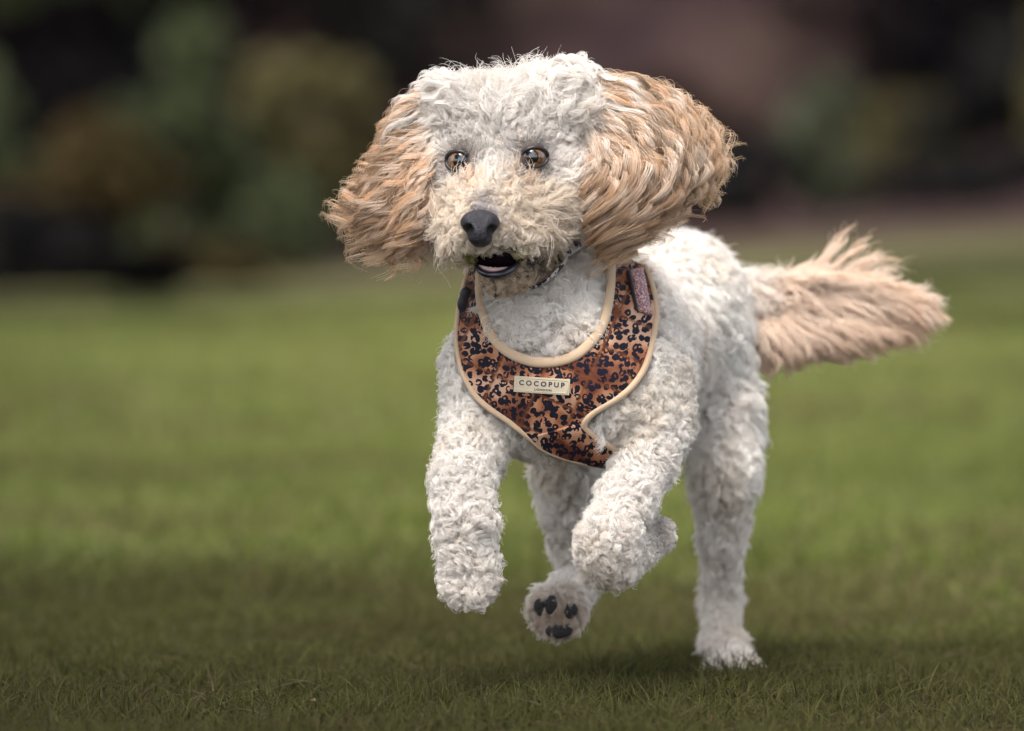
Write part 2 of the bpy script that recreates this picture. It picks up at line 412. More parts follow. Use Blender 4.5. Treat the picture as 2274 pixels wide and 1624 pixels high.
# trees added out of view to shade the grass at both sides and in front
NG = 'unseen trees added to shade the edges of the open patch of field'
NEAR = []
ORD = ['first', 'second', 'third', 'fourth', 'fifth', 'sixth', 'seventh']
for i, (y_, hw_, rr_) in enumerate(((-.9, .60, 1.0), (1.3, .70, 1.1), (3.8, .95, 1.3), (7.5, 1.3, 1.6), (12.5, 1.5, 2.0), (20, .9, 2.8), (29, .4, 4.0))):
    hh = 4.2 + rr_ * .5; zc = hh * .6
    NEAR.append((ORD[i] + ' tree from the dog in the unseen row added to shade the left side of the field', -hw_ - rr_ - .2 * zc - (.15 if i < 2 else 0), y_ - .3 * zc, hh, 2 * rr_, .36))
    NEAR.append((ORD[i] + ' tree from the dog in the unseen row added to shade the right side of the field', hw_ + rr_ - .2 * zc + (.25 if i < 2 else -.05 * rr_), y_ + .3 - .3 * zc, hh, 2 * rr_, .36))
NEAR.append(('broad low tree added out of view for shade at the left', -2.3, -2.9, 4.2, 2.6, .38)); NEAR.append(('broad low tree added out of view for shade at the right', 2.3, -3.0, 4.2, 2.6, .38))
for i, (lb, x, y, h_, wd, c0) in enumerate(NEAR):
    plant('tree', lb, 'tree', NG, x, y, h_, wd, wd, F_green, 2400, max(.10, .048 * wd), 300 + i, crown0=c0, trunk_r=.075, stems=10, clump=30)

lp = np.random.default_rng(77); nl_ = 110
ly = lp.uniform(-.6, 3.5, nl_); lx = lp.uniform(-.8, .8, nl_) * (ly + DIST) / DIST
Vl, Fl = leaf_mesh(np.stack([lx, ly, ground_z(lx, ly) + lp.uniform(.008, .016, nl_)], 1), .0055, 78)
tag(mesh_obj('leaf_litter', Vl, Fl, foliage_mat('dead_leaf', (.05, .028, .018), (.10, .06, .035), (.16, .11, .065)), smooth=False), 'small dead brown leaves scattered over the near grass', 'dead leaves', kind='stuff')
# ------------------------------------------------------------------ the dog: one continuous body grown from bones
def limb(*pts): return [(D(*a[:3]), a[3], D(*b[:3]), b[3]) for a, b in zip(pts[:-1], pts[1:])]
TORSO_E = [(D(1240, 820, .115), (.073, .10, .076)), (D(1330, 770, .24), (.076, .13, .094)), (D(1512, 692, .47), (.060, .085, .076)),
           (D(1195, 878, .10), (.052, .07, .042)), (D(1290, 885, .10), (.058, .07, .050))]
TORSO_C = [(D(1330, 790, .24), .076, D(1470, 740, .44), .062)]
NECK = [(D(1220, 780, .11), .060, D(1180, 480, .15), .054)]
SHO = [(D(1078, 790, .11), .032, D(1090, 850, .11), .034), (D(1420, 830, .12), .040, D(1395, 880, .12), .038)]
HEAD_E = [(D(1128, 322, .065), (.064, .075, .053)), (D(1124, 400, .05), (.065, .06, .05)), (D(1040, 282, .07), (.036, .05, .034)), (D(1222, 272, .07), (.040, .05, .040)), (D(1000, 385, .035), (.026, .03, .036)), (D(1245, 400, .035), (.026, .03, .036))]
HEAD_C = [(D(1105, 425, .0), .036, D(1074, 503, -.066), .0225), (D(1038, 470, .005), .028, D(1048, 525, -.040), .022), (D(1175, 470, .01), .032, D(1120, 530, -.036), .024),
          (D(1070, 330, .005), .016, D(1045, 322, .012), .016), (D(1160, 325, .005), .017, D(1185, 318, .015), .015)]
JAW = limb((1185, 555, .055, .024), (1140, 600, .0, .016), (1106, 618, -.038, .0115))
FR = limb((1076, 815, .09, .028), (1064, 930, .085, .0265), (1044, 1010, .05, .0225), (1028, 1075, .02, .0210), (1036, 1160, .0, .0200), (1040, 1245, .002, .0200), (1042, 1300, .008, .0130))
FLg = limb((1430, 850, .11, .040), (1440, 940, .10, .034), (1430, 1020, .07, .0225), (1393, 1110, .02, .0175), (1345, 1205, -.02, .0180), (1350, 1245, .0, .0185)) + \
      limb((1350, 1238, -.005, .0205), (1390, 1228, .03, .0175), (1418, 1215, .045, .0130), (1458, 1188, .055, .0150))
HL = limb((1550, 780, .47, .048), (1598, 910, .455, .034), (1608, 1060, .42, .0255), (1604, 1190, .455, .0175), (1600, 1335, .515, .0150), (1606, 1440, .475, .0170), (1632, 1484, .425, .0145)) + \
     limb((1570, 820, .50, .040), (1612, 980, .485, .026), (1608, 1130, .45, .018))
HR = limb((1440, 820, .42, .052), (1330, 960, .36, .034), (1260, 1050, .30, .028), (1260, 1120, .31, .0225), (1266, 1210, .35, .0165), (1288, 1290, .345, .0150), (1240, 1353, .235, .0215))
TAIL = limb((1550, 670, .50, .036), (1640, 672, .52, .020), (1780, 655, .535, .014), (1930, 655, .545, .010), (2040, 680, .55, .006))
PAWS = [(D(1237, 1353, .225), (.0255, .020, .0255)), (D(1634, 1487, .415), (.026, .032, .0140))]
def gmin(p, cones, k, ells=()):
    d = None
    for a, ra, b_, rb in cones:
        e = sd_cone(p, a, ra, b_, rb); d = e if d is None else smin(d, e, k)
    for c, r_ in ells:
        e = sd_ell(p, c, r_); d = e if d is None else smin(d, e, k)
    return d
TOES_FR = [(D(u_, v_, y_), (.0095, .012, .012)) for u_, v_, y_ in ((1012, 1300, -.004), (1031, 1312, -.010), (1053, 1312, -.010), (1074, 1300, -.004))]
TOES_HL = [(D(u_, v_, y_), (.0095, .014, .0095)) for u_, v_, y_ in ((1588, 1488, .40), (1613, 1491, .388), (1640, 1491, .386), (1664, 1488, .395))]
LABELS = ['torso', 'neck', 'head', 'jaw', 'fr', 'fl', 'hl', 'hr', 'tail']
def parts_sdf(p):
    return [gmin(p, TORSO_C + SHO, .035, TORSO_E), gmin(p, NECK, .02), gmin(p, HEAD_C, .018, HEAD_E), gmin(p, JAW, .01),
            np.minimum(gmin(p, FR, .015), smin(gmin(p, FR, .015), gmin(p, [], .004, TOES_FR), .005)), gmin(p, FLg, .015), smin(gmin(p, HL, .018, PAWS[1:]), gmin(p, [], .004, TOES_HL), .005), gmin(p, HR, .012, PAWS[:1]), gmin(p, TAIL, .015)]
def dog_sdf(p):
    t, nk, hd, jw, fr, fl, hl, hr, tl = parts_sdf(p)
    d = smin(t, nk, .04); d = smin(d, hd, .022); d = smin(d, jw, .006)
    lower = (p[:, 2] < D(1300, 985, .1)[2])
    for leg, k in ((fr, .022), (fl, .022), (hl, .03), (hr, .02), (tl, .025)):
        d = np.where(lower, np.minimum(d, leg), smin(d, leg, k)) if k < .025 else smin(d, leg, k)
    return d
def hit(u, v, y0=-.3, y1=.9):
    u = np.atleast_1d(np.asarray(u, float)); v = np.atleast_1d(np.asarray(v, float))
    rays = nrm(np.stack([D(a, b_, 1.0) - CAM for a, b_ in zip(u, v)])); t = np.full(len(u), DIST + y0)
    for _ in range(60):
        t = t + np.minimum(dog_sdf(CAM + rays * t[:, None]), .05) * .8
        t = np.minimum(t, DIST + y1)
    return CAM + rays * t[:, None]

WHITE = np.array([.895, .855, .815]); CREAM = np.array([.79, .69, .55]); TAN = np.array([.68, .45, .27]); RUST = np.array([.42, .235, .105])
body_m = mat('dog_skin', (.52, .46, .41), .9)
bV, bF = surface_nets(dog_sdf, D(930, 1520, 0) * 0 + [-.12, -.13, -.02], [.46, .62, .64], .0062)
base_loc = (float(D(1350, 1500, .25)[0]), .25, 0.0)
dog = tag(empty('dog', base_loc), 'cream white curly coated dog with apricot ears running towards the camera', 'dog')
body = mesh_obj('body', bV, bF, body_m, dog)

fur_m = hair_mat('dog_fur', .32)
ear_m = hair_mat('ear_hair', .35)

NOSE = D(1066, 500, -.095)
eyeL = hit(1183, 350)[0]; eyeR = hit(1023, 358)[0]
gaze = nrm(np.array([-.10, -1.0, .04]))
ER = .0148
eyeLc = eyeL + np.array([0, .0078, 0]); eyeRc = eyeR + np.array([.001, .0086, 0])

# dark pigment of the skin round the eyes and lips
_e = np.exp(-(np.linalg.norm(bV - eyeL, axis=1) / .021) ** 2) + np.exp(-(np.linalg.norm(bV - eyeR, axis=1) / .020) ** 2) + np.exp(-(np.linalg.norm((bV - D(1098, 585, -.045)) / [1, 1.6, .7], axis=1) / .022) ** 2)
_pa = body.data.attributes.new('pigment', 'FLOAT', 'POINT'); _pa.data.foreach_set('value', np.clip(_e * 1.3, 0, 1).astype(np.float32))
_at = N(body_m, 'ShaderNodeAttribute', attribute_name='pigment'); _mx = N(body_m, 'ShaderNodeMix', data_type='RGBA'); L(body_m, _at.outputs['Fac'], _mx.inputs[0])
_mx.inputs[6].default_value = (.52, .46, .41, 1); _mx.inputs[7].default_value = (.05, .034, .03, 1); L(body_m, _mx.outputs[2], body_m.node_tree.nodes['Principled BSDF'].inputs['Base Color'])
# --- fur: locks of hair, each lock a few curling strands
def tangent(v, n): return nrm(v - (v * n).sum(1, keepdims=True) * n)
def grow(root, nor, flow, Ln, lift, A, turns, nh, lock_r, clump, hr, col, k=9, seed=1, wave=.0, jit=.12, tipfade=.35, ph0=None, sg0=None):
    """all per lock; returns strands"""
    r = np.random.default_rng(seed); n = len(root)
    f = lambda a: np.repeat(np.broadcast_to(np.asarray(a, float), (n,) if np.ndim(a) < 2 else np.shape(a)), nh, axis=0)
    T = tangent(flow, nor); Bn = np.cross(nor, T)
    ph = f(r.uniform(0, 6.283, n) if ph0 is None else ph0); sg = f(r.choice([-1., 1.], n) if sg0 is None else sg0)
    RT, NN, TT, BB = f(root), f(nor), f(T), f(Bn)
    m = n * nh
    Lh = f(Ln) * r.uniform(.62, 1.1, m); lf = f(lift); Ah = f(A) * r.uniform(.8, 1.2, m); tu = f(turns) * r.uniform(.92, 1.08, m); ph = ph + r.normal(0, jit, m)
    a = r.uniform(0, 6.283, m); rr = np.sqrt(r.uniform(0, 1, m)) * f(lock_r)
    s = np.linspace(0, 1, k)
    dirs = NN[:, None] * (lf[:, None, None] * (1.1 - s[None, :, None])) + TT[:, None] * (.25 + .75 * s[None, :, None])
    dirs = nrm(dirs)
    cen = np.cumsum(dirs, 1) - dirs[:, :1]
    cen = cen * (Lh / (k - 1))[:, None, None]
    W = nrm(np.cross(dirs, BB[:, None]))
    th = ph[:, None] + sg[:, None] * 2 * np.pi * tu[:, None] * s[None]
    am = Ah[:, None] * np.minimum(1, s[None] * 2.5)
    curl = BB[:, None] * (am * (np.cos(th) - np.cos(ph)[:, None] * (1 - s)[None]))[..., None] + W * (am * np.sin(th) * (1 - wave))[..., None]
    off = (TT * np.cos(a)[:, None] + BB * np.sin(a)[:, None]) * rr[:, None]
    pts = RT[:, None] + cen + curl + off[:, None] * (1 - f(clump)[:, None, None] * s[None, :, None] ** .7)
    pts = pts - NN[:, None] * .003 * (s[None, :, None] == 0)
    R = hr * r.uniform(.75, 1.25, (m, 1)) * (1 - (1 - tipfade) * s[None] ** 2)
    cl = f(col) * r.uniform(.9, 1.08, (m, 1))
    return pts, R, np.clip(cl, 0, .9)

tri = np.concatenate([bF[:, [0, 1, 2]], bF[:, [0, 2, 3]]])
ta = np.linalg.norm(np.cross(bV[tri[:, 1]] - bV[tri[:, 0]], bV[tri[:, 2]] - bV[tri[:, 0]]), axis=1) / 2
def scatter(n, seed, cell):
    r = np.random.default_rng(seed); i = r.choice(len(tri), n, p=ta / ta.sum())
    a, b_ = r.uniform(size=(2, n)); fl = a + b_ > 1; a[fl] = 1 - a[fl]; b_[fl] = 1 - b_[fl]
    p = bV[tri[i, 0]] * (1 - a - b_)[:, None] + bV[tri[i, 1]] * a[:, None] + bV[tri[i, 2]] * b_[:, None]
    key = np.floor(p / cell).astype(np.int64); key = key[:, 0] * 73856093 ^ key[:, 1] * 19349663 ^ key[:, 2] * 83492791
    _, u = np.unique(key, return_index=True)
    return p[u]
roots = scatter(150000, 3, .0040)
d0 = dog_sdf(roots); nr = grad(dog_sdf, roots); roots = roots - nr * d0[:, None]
lab = np.argmin(np.stack(parts_sdf(roots)), 0)
pu, pv, py = proj(roots)
dn = np.linalg.norm(roots - NOSE, axis=1)
de = np.minimum(np.linalg.norm(roots - eyeL, axis=1), np.linalg.norm(roots - eyeR, axis=1))
# bare skin: eyes, nose, mouth
keep = (np.linalg.norm(roots - eyeL, axis=1) > .0172) & (np.linalg.norm(roots - eyeR - [-.002, 0, 0], axis=1) > .0148) & (dn > .020)
mouth_c = D(1101, 579, -.045)
mouth_d = np.abs(roots - mouth_c) / np.array([.0215, .036, .0112])
keep &= ~((mouth_d ** 2).sum(1) < 1)
PANEL_POLY = np.array([(1045, 600), (1018, 700), (1017, 770), (1030, 835), (1066, 893), (1118, 928), (1165, 955), (1195, 988), (1250, 1013), (1300, 1022), (1365, 1012), (1335, 982), (1312, 966), (1292, 945), (1320, 916),
                       (1370, 885), (1415, 850), (1447, 775), (1452, 690), (1435, 620), (1425, 590), (1355, 590), (1352, 680), (1330, 735), (1280, 785), (1205, 800), (1130, 780), (1085, 725), (1065, 650), (1060, 600)], float)
def in_poly(u, v, P):
    c = np.zeros(len(u), bool); j = len(P) - 1
    for i in range(len(P)):
        a, b_ = P[i], P[j]
        c ^= ((a[1] > v) != (b_[1] > v)) & (u < (b_[0] - a[0]) * (v - a[1]) / (b_[1] - a[1] + 1e-12) + a[0]); j = i
    return c
under = in_poly(pu, pv, PANEL_POLY) & (py < .2) & np.isin(lab, [0, 1, 4, 5]) & (nr[:, 1] < .25)
_o = (py < .2) & np.isin(lab, [0, 1]) & (nr[:, 1] < .25)
under |= _o & (in_poly(pu, pv + 15, PANEL_POLY) | in_poly(pu, pv + 8, PANEL_POLY) | in_poly(pu + 12, pv + 8, PANEL_POLY) | in_poly(pu - 12, pv + 8, PANEL_POLY))
keep &= ~under
COLLAR = catmull([D(*q) for q in ((1090, 632, .03), (1135, 626, .025), (1190, 606, .035), (1250, 575, .055), (1306, 528, .085), (1335, 470, .14), (1250, 420, .2), (1120, 450, .2), (1045, 540, .13), (1050, 610, .06), (1090, 632, .03))], 80)[:-1]
for _ in range(5):
    d_ = dog_sdf(COLLAR); g_ = grad(dog_sdf, COLLAR); COLLAR = COLLAR + g_ * (.010 - d_)[:, None]
    COLLAR = .5 * COLLAR + .25 * (np.roll(COLLAR, 1, 0) + np.roll(COLLAR, -1, 0))
dcol = np.min(np.linalg.norm(roots[:, None] - COLLAR[None, ::2], axis=2), 1)
keep &= ~((dcol < .0125) & np.isin(lab, [0, 1, 2]))
roots, nr, lab, pu, pv, py, dn, de = [a[keep] for a in (roots, nr, lab, pu, pv, py, dn, de)]
n = len(roots)
r = np.random.default_rng(11)
n1 = noise(roots, 38, 0); n2 = noise(roots, 85, 1); n3 = noise(roots, 60, 2)
flow = np.tile([.12, .35, -.9], (n, 1)) + .45 * np.stack([n1, n2, n3], 1) + r.normal(0, .25, (n, 3))
Ln = np.full(n, .0185); lift = np.full(n, .85); A = np.full(n, .0033); turns = np.full(n, 1.45); lr = np.full(n, .0030); cl = np.random.default_rng(2).uniform(.35, .85, n)
wv = 0.0
col = WHITE * (1 + .05 * n1[:, None]) 
mixc = sstep(.3, 1.3, n3 + r.normal(0, .5, n))[:, None] * .35
col = col * (1 - mixc) + CREAM * mixc
legs = lab >= 4
# body behind the shoulders: longer, softer, lying back
back = (lab == 0) & (py > .2)
Ln[back] = .020; A[back] = .0028; turns[back] = .8; lift[back] = .55
Ln[lab == 1] = .019; A[lab == 1] = .0038; turns[lab == 1] = 1.35
Ln[legs] = .0140; 
shin = np.isin(lab, [4, 5]) & (pv > 1180); Ln[shin] = .0130; A[shin] = .003
hind = np.isin(lab, [6, 7]); A[hind] = .0026; turns[hind] = .85; lift[hind] = .6; Ln[hind] = .0175
hk = sstep(960, 1260, pv[hind]); Ln[hind] = .0180 - .0060 * hk; A[hind] = .0028 - .0011 * hk; lift[hind] = .62 - .12 * hk
col[legs] = col[legs] * (1 - .25 * sstep(1050, 1500, pv[legs]))[:, None] + np.array([.70, .60, .50]) * (.25 * sstep(1050, 1500, pv[legs]))[:, None]
fold = (lab == 5) & (pu > 1405) & (pv > 1140); Ln[fold] = .0085; A[fold] = .0018
foot_low = (lab == 6) & (pv > 1440); Ln[foot_low] = .0085; toe_ = (lab == 4) & (pv > 1285); Ln[toe_] = .0105
# tail root fur lies along the tail
tl = lab == 8; flow[tl] = np.array([.9, .1, -.35]) + r.normal(0, .2, (tl.sum(), 3)); Ln[tl] = .03; A[tl] = .002; lift[tl] = .4
tw_ = sstep(1600, 1760, pu[tl])[:, None] * .8; col[tl] = col[tl] * (1 - tw_) + np.array([.84, .68, .55]) * tw_
# head
hd = lab == 2; up = sstep(300, 230, pv)
fl = roots - (NOSE + np.array([0, .03, 0])); fl = nrm(fl)
hflow = fl + np.array([0, 0, -.35]) * sstep(360, 480, pv)[:, None] + .3 * np.stack([n1, n2, n3], 1) + r.normal(0, .16, (n, 3))
hflow[:, 0] += .35 * np.sign(pu - 1100) * sstep(380, 450, pv)
flow[hd] = hflow[hd]
face = hd & (pv >= 300)
Ln[face] = .0145; A[face] = .0013; turns[face] = .7; lift[face] = .36
top = hd & (pv < 320); tk = sstep(340, 250, pv)
Ln[top] = .013 + .015 * tk[top]; A[top] = .0016 + .0028 * tk[top]; turns[top] = .7 + .7 * tk[top]; lift[top] = .5 + .6 * tk[top]
muz = hd & (pv > 400)
Ln[muz] = np.clip(.010 + .32 * (dn[muz] - .02), .008, .033); A[muz] = .0026; turns[muz] = 1.1; lift[muz] = .27
near = hd & (de < .042); w_ = np.clip((.042 - de) / .026, 0, 1)
Ln[near] = Ln[near] * (1 - w_[near]) + .0065 * w_[near]; A[near] *= (1 - .8 * w_[near]); lift[near] = .26
ea = np.where((np.linalg.norm(roots - eyeL, axis=1) < np.linalg.norm(roots - eyeR, axis=1))[:, None], eyeL, eyeR)
ve = roots - ea
flow[near] = flow[near] * (1 - .7 * w_[near])[:, None] + nrm(ve[near]) * (1.0 * w_[near])[:, None]
col[hd] = col[hd] * .96
wc = (sstep(380, 450, pv) * .7)[:, None]; col[hd] = (col * (1 - wc) + np.array([.78, .665, .53]) * wc)[hd]
spot = np.exp(-(((pu - 1150) / 26) ** 2 + ((pv - 408) / 16) ** 2)) + np.exp(-(((pu - 1050) / 16) ** 2 + ((pv - 405) / 18) ** 2))
spot = (np.clip(spot, 0, 1) * .6 * hd)[:, None]; col = col * (1 - spot) + TAN * 1.05 * spot
# brown stain round the eyes and the inner corners
est = np.exp(-(de / .0215) ** 2)[:, None] * hd[:, None]
tear = np.exp(-(((pu - 1140) / 40) ** 2 + ((pv - 385) / 22) ** 2))[:, None] * .38 * hd[:, None]
est = np.clip(est * .9 + tear, 0, .92); col = col * (1 - est) + np.array([.16, .11, .09]) * est
# grey short hair on the bridge just above the nose
br = hd & (dn < .05) & (pv < 500); bw = np.clip((.05 - dn) / .03, 0, 1) * .75 * sstep(42, 8, np.abs(pu - 1075)) * br
col = col * (1 - bw[:, None]) + np.array([.19, .18, .25]) * bw[:, None]
Ln[br] = np.minimum(Ln[br], .012)
# stained lips
lip = (hd & (pv > 540) & (np.abs(pu - 1095) < 95)) | (lab == 3)
lw = (np.where(lab == 3, .8, .45) * sstep(535, 565, pv))[:, None] * lip[:, None]
col = col * (1 - lw) + np.array([.44, .31, .18]) * lw
ck = (np.exp(-(((pu - 1178) / 26) ** 2 + ((pv - 578) / 15) ** 2)) * .85 * (hd | (lab == 3)))[:, None]; col = col * (1 - ck) + np.array([.035, .02, .02]) * ck
dkh = ((lip & (pv > 545)) & (r.uniform(0, 1, n) < .09))[:, None]; col = np.where(dkh, np.array([.05, .03, .025]), col)
yl = (np.exp(-(((np.abs(pu - 1097) - 42) / 16) ** 2 + ((pv - 565) / 14) ** 2)) * .6 * (hd | (lab == 3)))[:, None]; col = col * (1 - yl) + np.array([.36, .38, .05]) * yl
jw = lab == 3
Ln[jw] = .011; A[jw] = .002; lift[jw] = .35; flow[jw] = np.array([.1, .2, -.8]) + r.normal(0, .3, (jw.sum(), 3))
Ln[lip & hd] *= .62
sole = (np.exp(-(((pu - 1236) / 62) ** 2 + ((pv - 1362) / 54) ** 2)) * .9 * (lab == 7) * (nr[:, 1] < -.3))[:, None]; col = col * (1 - sole) + np.array([.46, .33, .23]) * sole
tip_ = (np.exp(-(((pu - 1468) / 22) ** 2 + ((pv - 1178) / 34) ** 2)) * .6 * (lab == 5))[:, None]; col = col * (1 - tip_) + np.array([.28, .23, .21]) * tip_
# neighbouring locks gather into tufts that curl together
from mathutils.kdtree import KDTree
TUFT = np.where(lab == 2, .0085, .0105)
_c = r.choice(n, int(n / 5.2), replace=False, p=(lambda q: q / q.sum())(.35 + sstep(-1, 1.2, noise(roots, 30, 3)))); kd = KDTree(len(_c))
for i_, j_ in enumerate(_c): kd.insert(roots[j_], i_)
kd.balance()
ci = np.array([kd.find(p)[1] for p in roots]); cc = _c[ci]
tv_ = roots[cc] - roots
tph = r.uniform(0, 6.283, len(_c))[ci] + r.normal(0, .45, n); tsg = r.choice([-1., 1.], len(_c))[ci]
flow = .35 * nrm(flow) + .65 * nrm(flow[cc]) + tv_ * 75.0
gl_ = .55 + .9 * r.uniform(0, 1, len(_c))[ci]
Ln = Ln * (.82 + .4 * r.uniform(0, 1, len(_c))[ci]); lift = lift * gl_
col = col * (.93 + .09 * r.uniform(0, 1, len(_c))[ci])[:, None]
cl[muz] = np.clip(cl[muz] + .2, 0, .9)
nh = {'torso': 11, 'neck': 11, 'head': 13, 'jaw': 12, 'fr': 12, 'fl': 12, 'hl': 11, 'hr': 11, 'tail': 11}
FURN = {'torso': ('torso_fur', 'curly white fur of the body'), 'neck': ('neck_fur', None), 'head': ('head_fur', None), 'jaw': ('chin_fur', 'brown stained fur of the chin'),
        'fr': ('front_leg_fur', None), 'fl': ('front_leg_fur', None), 'hl': ('hind_leg_fur', None), 'hr': ('hind_leg_fur', None), 'tail': ('tail_fur', None)}
for li, nm in enumerate(LABELS):
    s_ = np.flatnonzero(lab == li)
    if not len(s_): continue
    g = grow(roots[s_], nr[s_], flow[s_], Ln[s_] * r.uniform(.75, 1.3, len(s_)), lift[s_] * r.uniform(.6, 1.4, len(s_)), A[s_] * r.uniform(.9, 1.5, len(s_)), turns[s_] * r.uniform(.85, 1.15, len(s_)), nh[nm], lr[s_], cl[s_],
             .00025 if nm != 'head' else .00022, col[s_], seed=50 + li, ph0=tph[s_], sg0=tsg[s_])
    # loose single hairs between the locks
    g_ = grow(roots[s_], nr[s_], flow[s_] + r.normal(0, .5, (len(s_), 3)), Ln[s_] * r.uniform(.6, 1.55 if nm == 'head' else 1.35, len(s_)), lift[s_] * r.uniform(.7, 1.9, len(s_)), A[s_] * r.uniform(.5, 1.5, len(s_)), turns[s_] * r.uniform(.4, 1.4, len(s_)), 2, .0045, .05,
              .00019, col[s_], seed=150 + li, jit=1.2)
    g = [np.concatenate(t) for t in zip(g, g_)]
    o = curves_obj(FURN[nm][0], *g, fur_m, body)
    if FURN[nm][1]: o['label'] = FURN[nm][1]
    # stray flyaway hairs
# --- guided long hair: ears and tail
def guided(guides, n_lock, nh, seed, ymid, thick, t0max, lmin, lmax, amp, wl, lock_r, hr, colfun, k=16, wsel=None, clump=.6, tmax=1.04, tmin=0.0, coh=None, sides=(-1, 1), flick=0.0):
    r = np.random.default_rng(seed)
    G = np.stack([catmull([D(a, b_, y) for a, b_, y in g], 40) for g in guides])   # g,40,3
    ng = len(guides)
    wv_ = r.uniform(0, ng - 1 - 1e-4, n_lock) if wsel is None else wsel(r, n_lock) * (ng - 1 - 1e-4)
    i = wv_.astype(int); f = (wv_ - i)[:, None, None]
    path = G[i] * (1 - f) + G[i + 1] * f                         # lock,40,3
    t0 = r.uniform(tmin, t0max, n_lock); ln = r.uniform(lmin, lmax, n_lock); t1 = np.minimum(t0 + ln, tmax)
    side = r.uniform(*sides, n_lock)
    m = n_lock * nh; rep = lambda a: np.repeat(a, nh, 0)
    t0h, t1h = rep(t0) + r.normal(0, .008, m), rep(t1) - r.uniform(0, .10, m) - rep(r.uniform(0, .12, n_lock))
    s = np.linspace(0, 1, k); t = np.clip(t0h[:, None] + (t1h - t0h)[:, None] * s, 0, 1.0)
    x = t * 39; j = np.minimum(x.astype(int), 38); fr_ = (x - j)[..., None]
    ph_ = rep(path); ar = np.arange(m)[:, None]
    P = ph_[ar, j] * (1 - fr_) + ph_[ar, j + 1] * fr_
    ext = np.maximum(t0h[:, None] + (t1h - t0h)[:, None] * s - 1.0, 0)[..., None]
    P = P + (ph_[:, -1] - ph_[:, -2])[:, None] * 39 * ext
    tg = nrm(np.gradient(P, axis=1)); vd = np.array([0, 1.0, 0]); pb = nrm(np.cross(tg, vd))
    prof = (np.sin(np.pi * np.clip(t * .86 + .12, 0, 1)))[..., None]
    P = P + vd * (rep(side)[:, None, None] * thick * prof)
    dist = np.cumsum(np.linalg.norm(np.diff(P, axis=1, prepend=P[:, :1]), axis=2), 1)
    wn_ = wv_ / (ng - 1); phs = rep(r.uniform(0, 6.283, n_lock) if coh is None else coh * wn_ * 6.283 + 1.1 * np.sin(wn_ * 23 + seed) + r.normal(0, .55, n_lock)) + r.normal(0, .22, m)
    wls = rep((wl(wv_ / (ng - 1)) if callable(wl) else wl) * r.uniform(.65, 1.6, n_lock)); am = rep((amp(wv_ / (ng - 1)) if callable(amp) else amp) * r.uniform(.35, 1.7, n_lock))
    a_ = am[:, None] * (np.minimum(1, .25 + 1.3 * s) + flick * s ** 3)[None]
    th = phs[:, None] + 2 * np.pi * dist / wls[:, None]
    P = P + pb * (a_ * np.sin(th))[..., None] + vd * (a_ * .8 * np.cos(th))[..., None]
    aa = r.uniform(0, 6.283, m); rr = np.sqrt(r.uniform(0, 1, m)) * lock_r
    P = P + (pb * (np.cos(aa) * rr)[:, None, None] + vd * (np.sin(aa) * rr)[:, None, None]) * (1 - clump * s[None, :, None])
    R = hr * r.uniform(.7, 1.3, (m, 1)) * (1 - .7 * s[None] ** 3)
    c = colfun(r, rep(wv_ / (ng - 1)), t, rep(side), rep(r.uniform(0, 1, n_lock)))
    return P, R, np.clip(c * r.uniform(.88, 1.1, (m, 1, 1)), 0, .9)
LEAR = [[(990, 310, .035), (953, 400, .02), (940, 500, .015), (932, 590, .02)], [(990, 285, .045), (920, 400, .025), (898, 510, .015), (888, 600, .015)],
        [(990, 265, .05), (893, 380, .03), (846, 490, .02), (832, 585, .02)], [(988, 245, .055), (875, 345, .04), (808, 460, .03), (783, 560, .03)],
        [(988, 220, .06), (880, 315, .05), (820, 425, .045), (724, 492, .05)], [(990, 195, .065), (898, 242, .06), (862, 325, .055), (792, 440, .055)],
        [(1000, 180, .07), (922, 214, .065), (877, 264, .065), (854, 335, .065)]]
REAR = [[(1255, 330, .045), (1300, 430, .03), (1333, 520, .035), (1362, 590, .04)], [(1255, 300, .05), (1342, 400, .03), (1390, 490, .03), (1405, 575, .04)],
        [(1255, 270, .055), (1400, 360, .035), (1465, 430, .035), (1475, 500, .04)], [(1255, 245, .06), (1425, 310, .045), (1530, 390, .045), (1550, 475, .05)],
        [(1255, 220, .065), (1420, 260, .055), (1545, 330, .055), (1605, 425, .06)], [(1250, 195, .07), (1400, 212, .065), (1530, 265, .065), (1626, 380, .07)],
        [(1245, 172, .075), (1370, 172, .075), (1480, 204, .075), (1595, 295, .08)]]
def ear_col(big, white=0.0, dark=1.0):
    def f(r, w_, t, side, q):
        q2 = (q * 7.13) % 1.0; q3 = (q * 13.7) % 1.0
        lim = .05 + .30 * (q3 > .6) * sstep(.45, .9, w_) * (white > 0) + .10 * q3
        a = sstep(0, .22, t - lim[:, None] * 1.0 + .05)[..., None]
        tan_ = TAN * dark * (.42 + .95 * q[:, None, None])
        if big:
            dk = sstep(.45, .1, w_)[:, None, None] * .5; tan_ = tan_ * (1 - dk) + np.array([.46, .30, .18]) * dark * (.6 + .7 * q[:, None, None]) * dk
        pale = np.clip(sstep(.66, .95, q2) * .7 + white * (q2 > .40), 0, .9)[:, None, None] * (1 - .5 * sstep(.5, 1, t)[..., None])
        tan_ = tan_ * (1 - pale) + np.array([.84, .72, .61]) * pale
        tip = sstep(.75, 1.0, t)[..., None] * .35
        c = WHITE * .97 * (1 - a) + tan_ * a
        return c * (1 - tip) + np.array([.78, .60, .40]) * tip
    return f
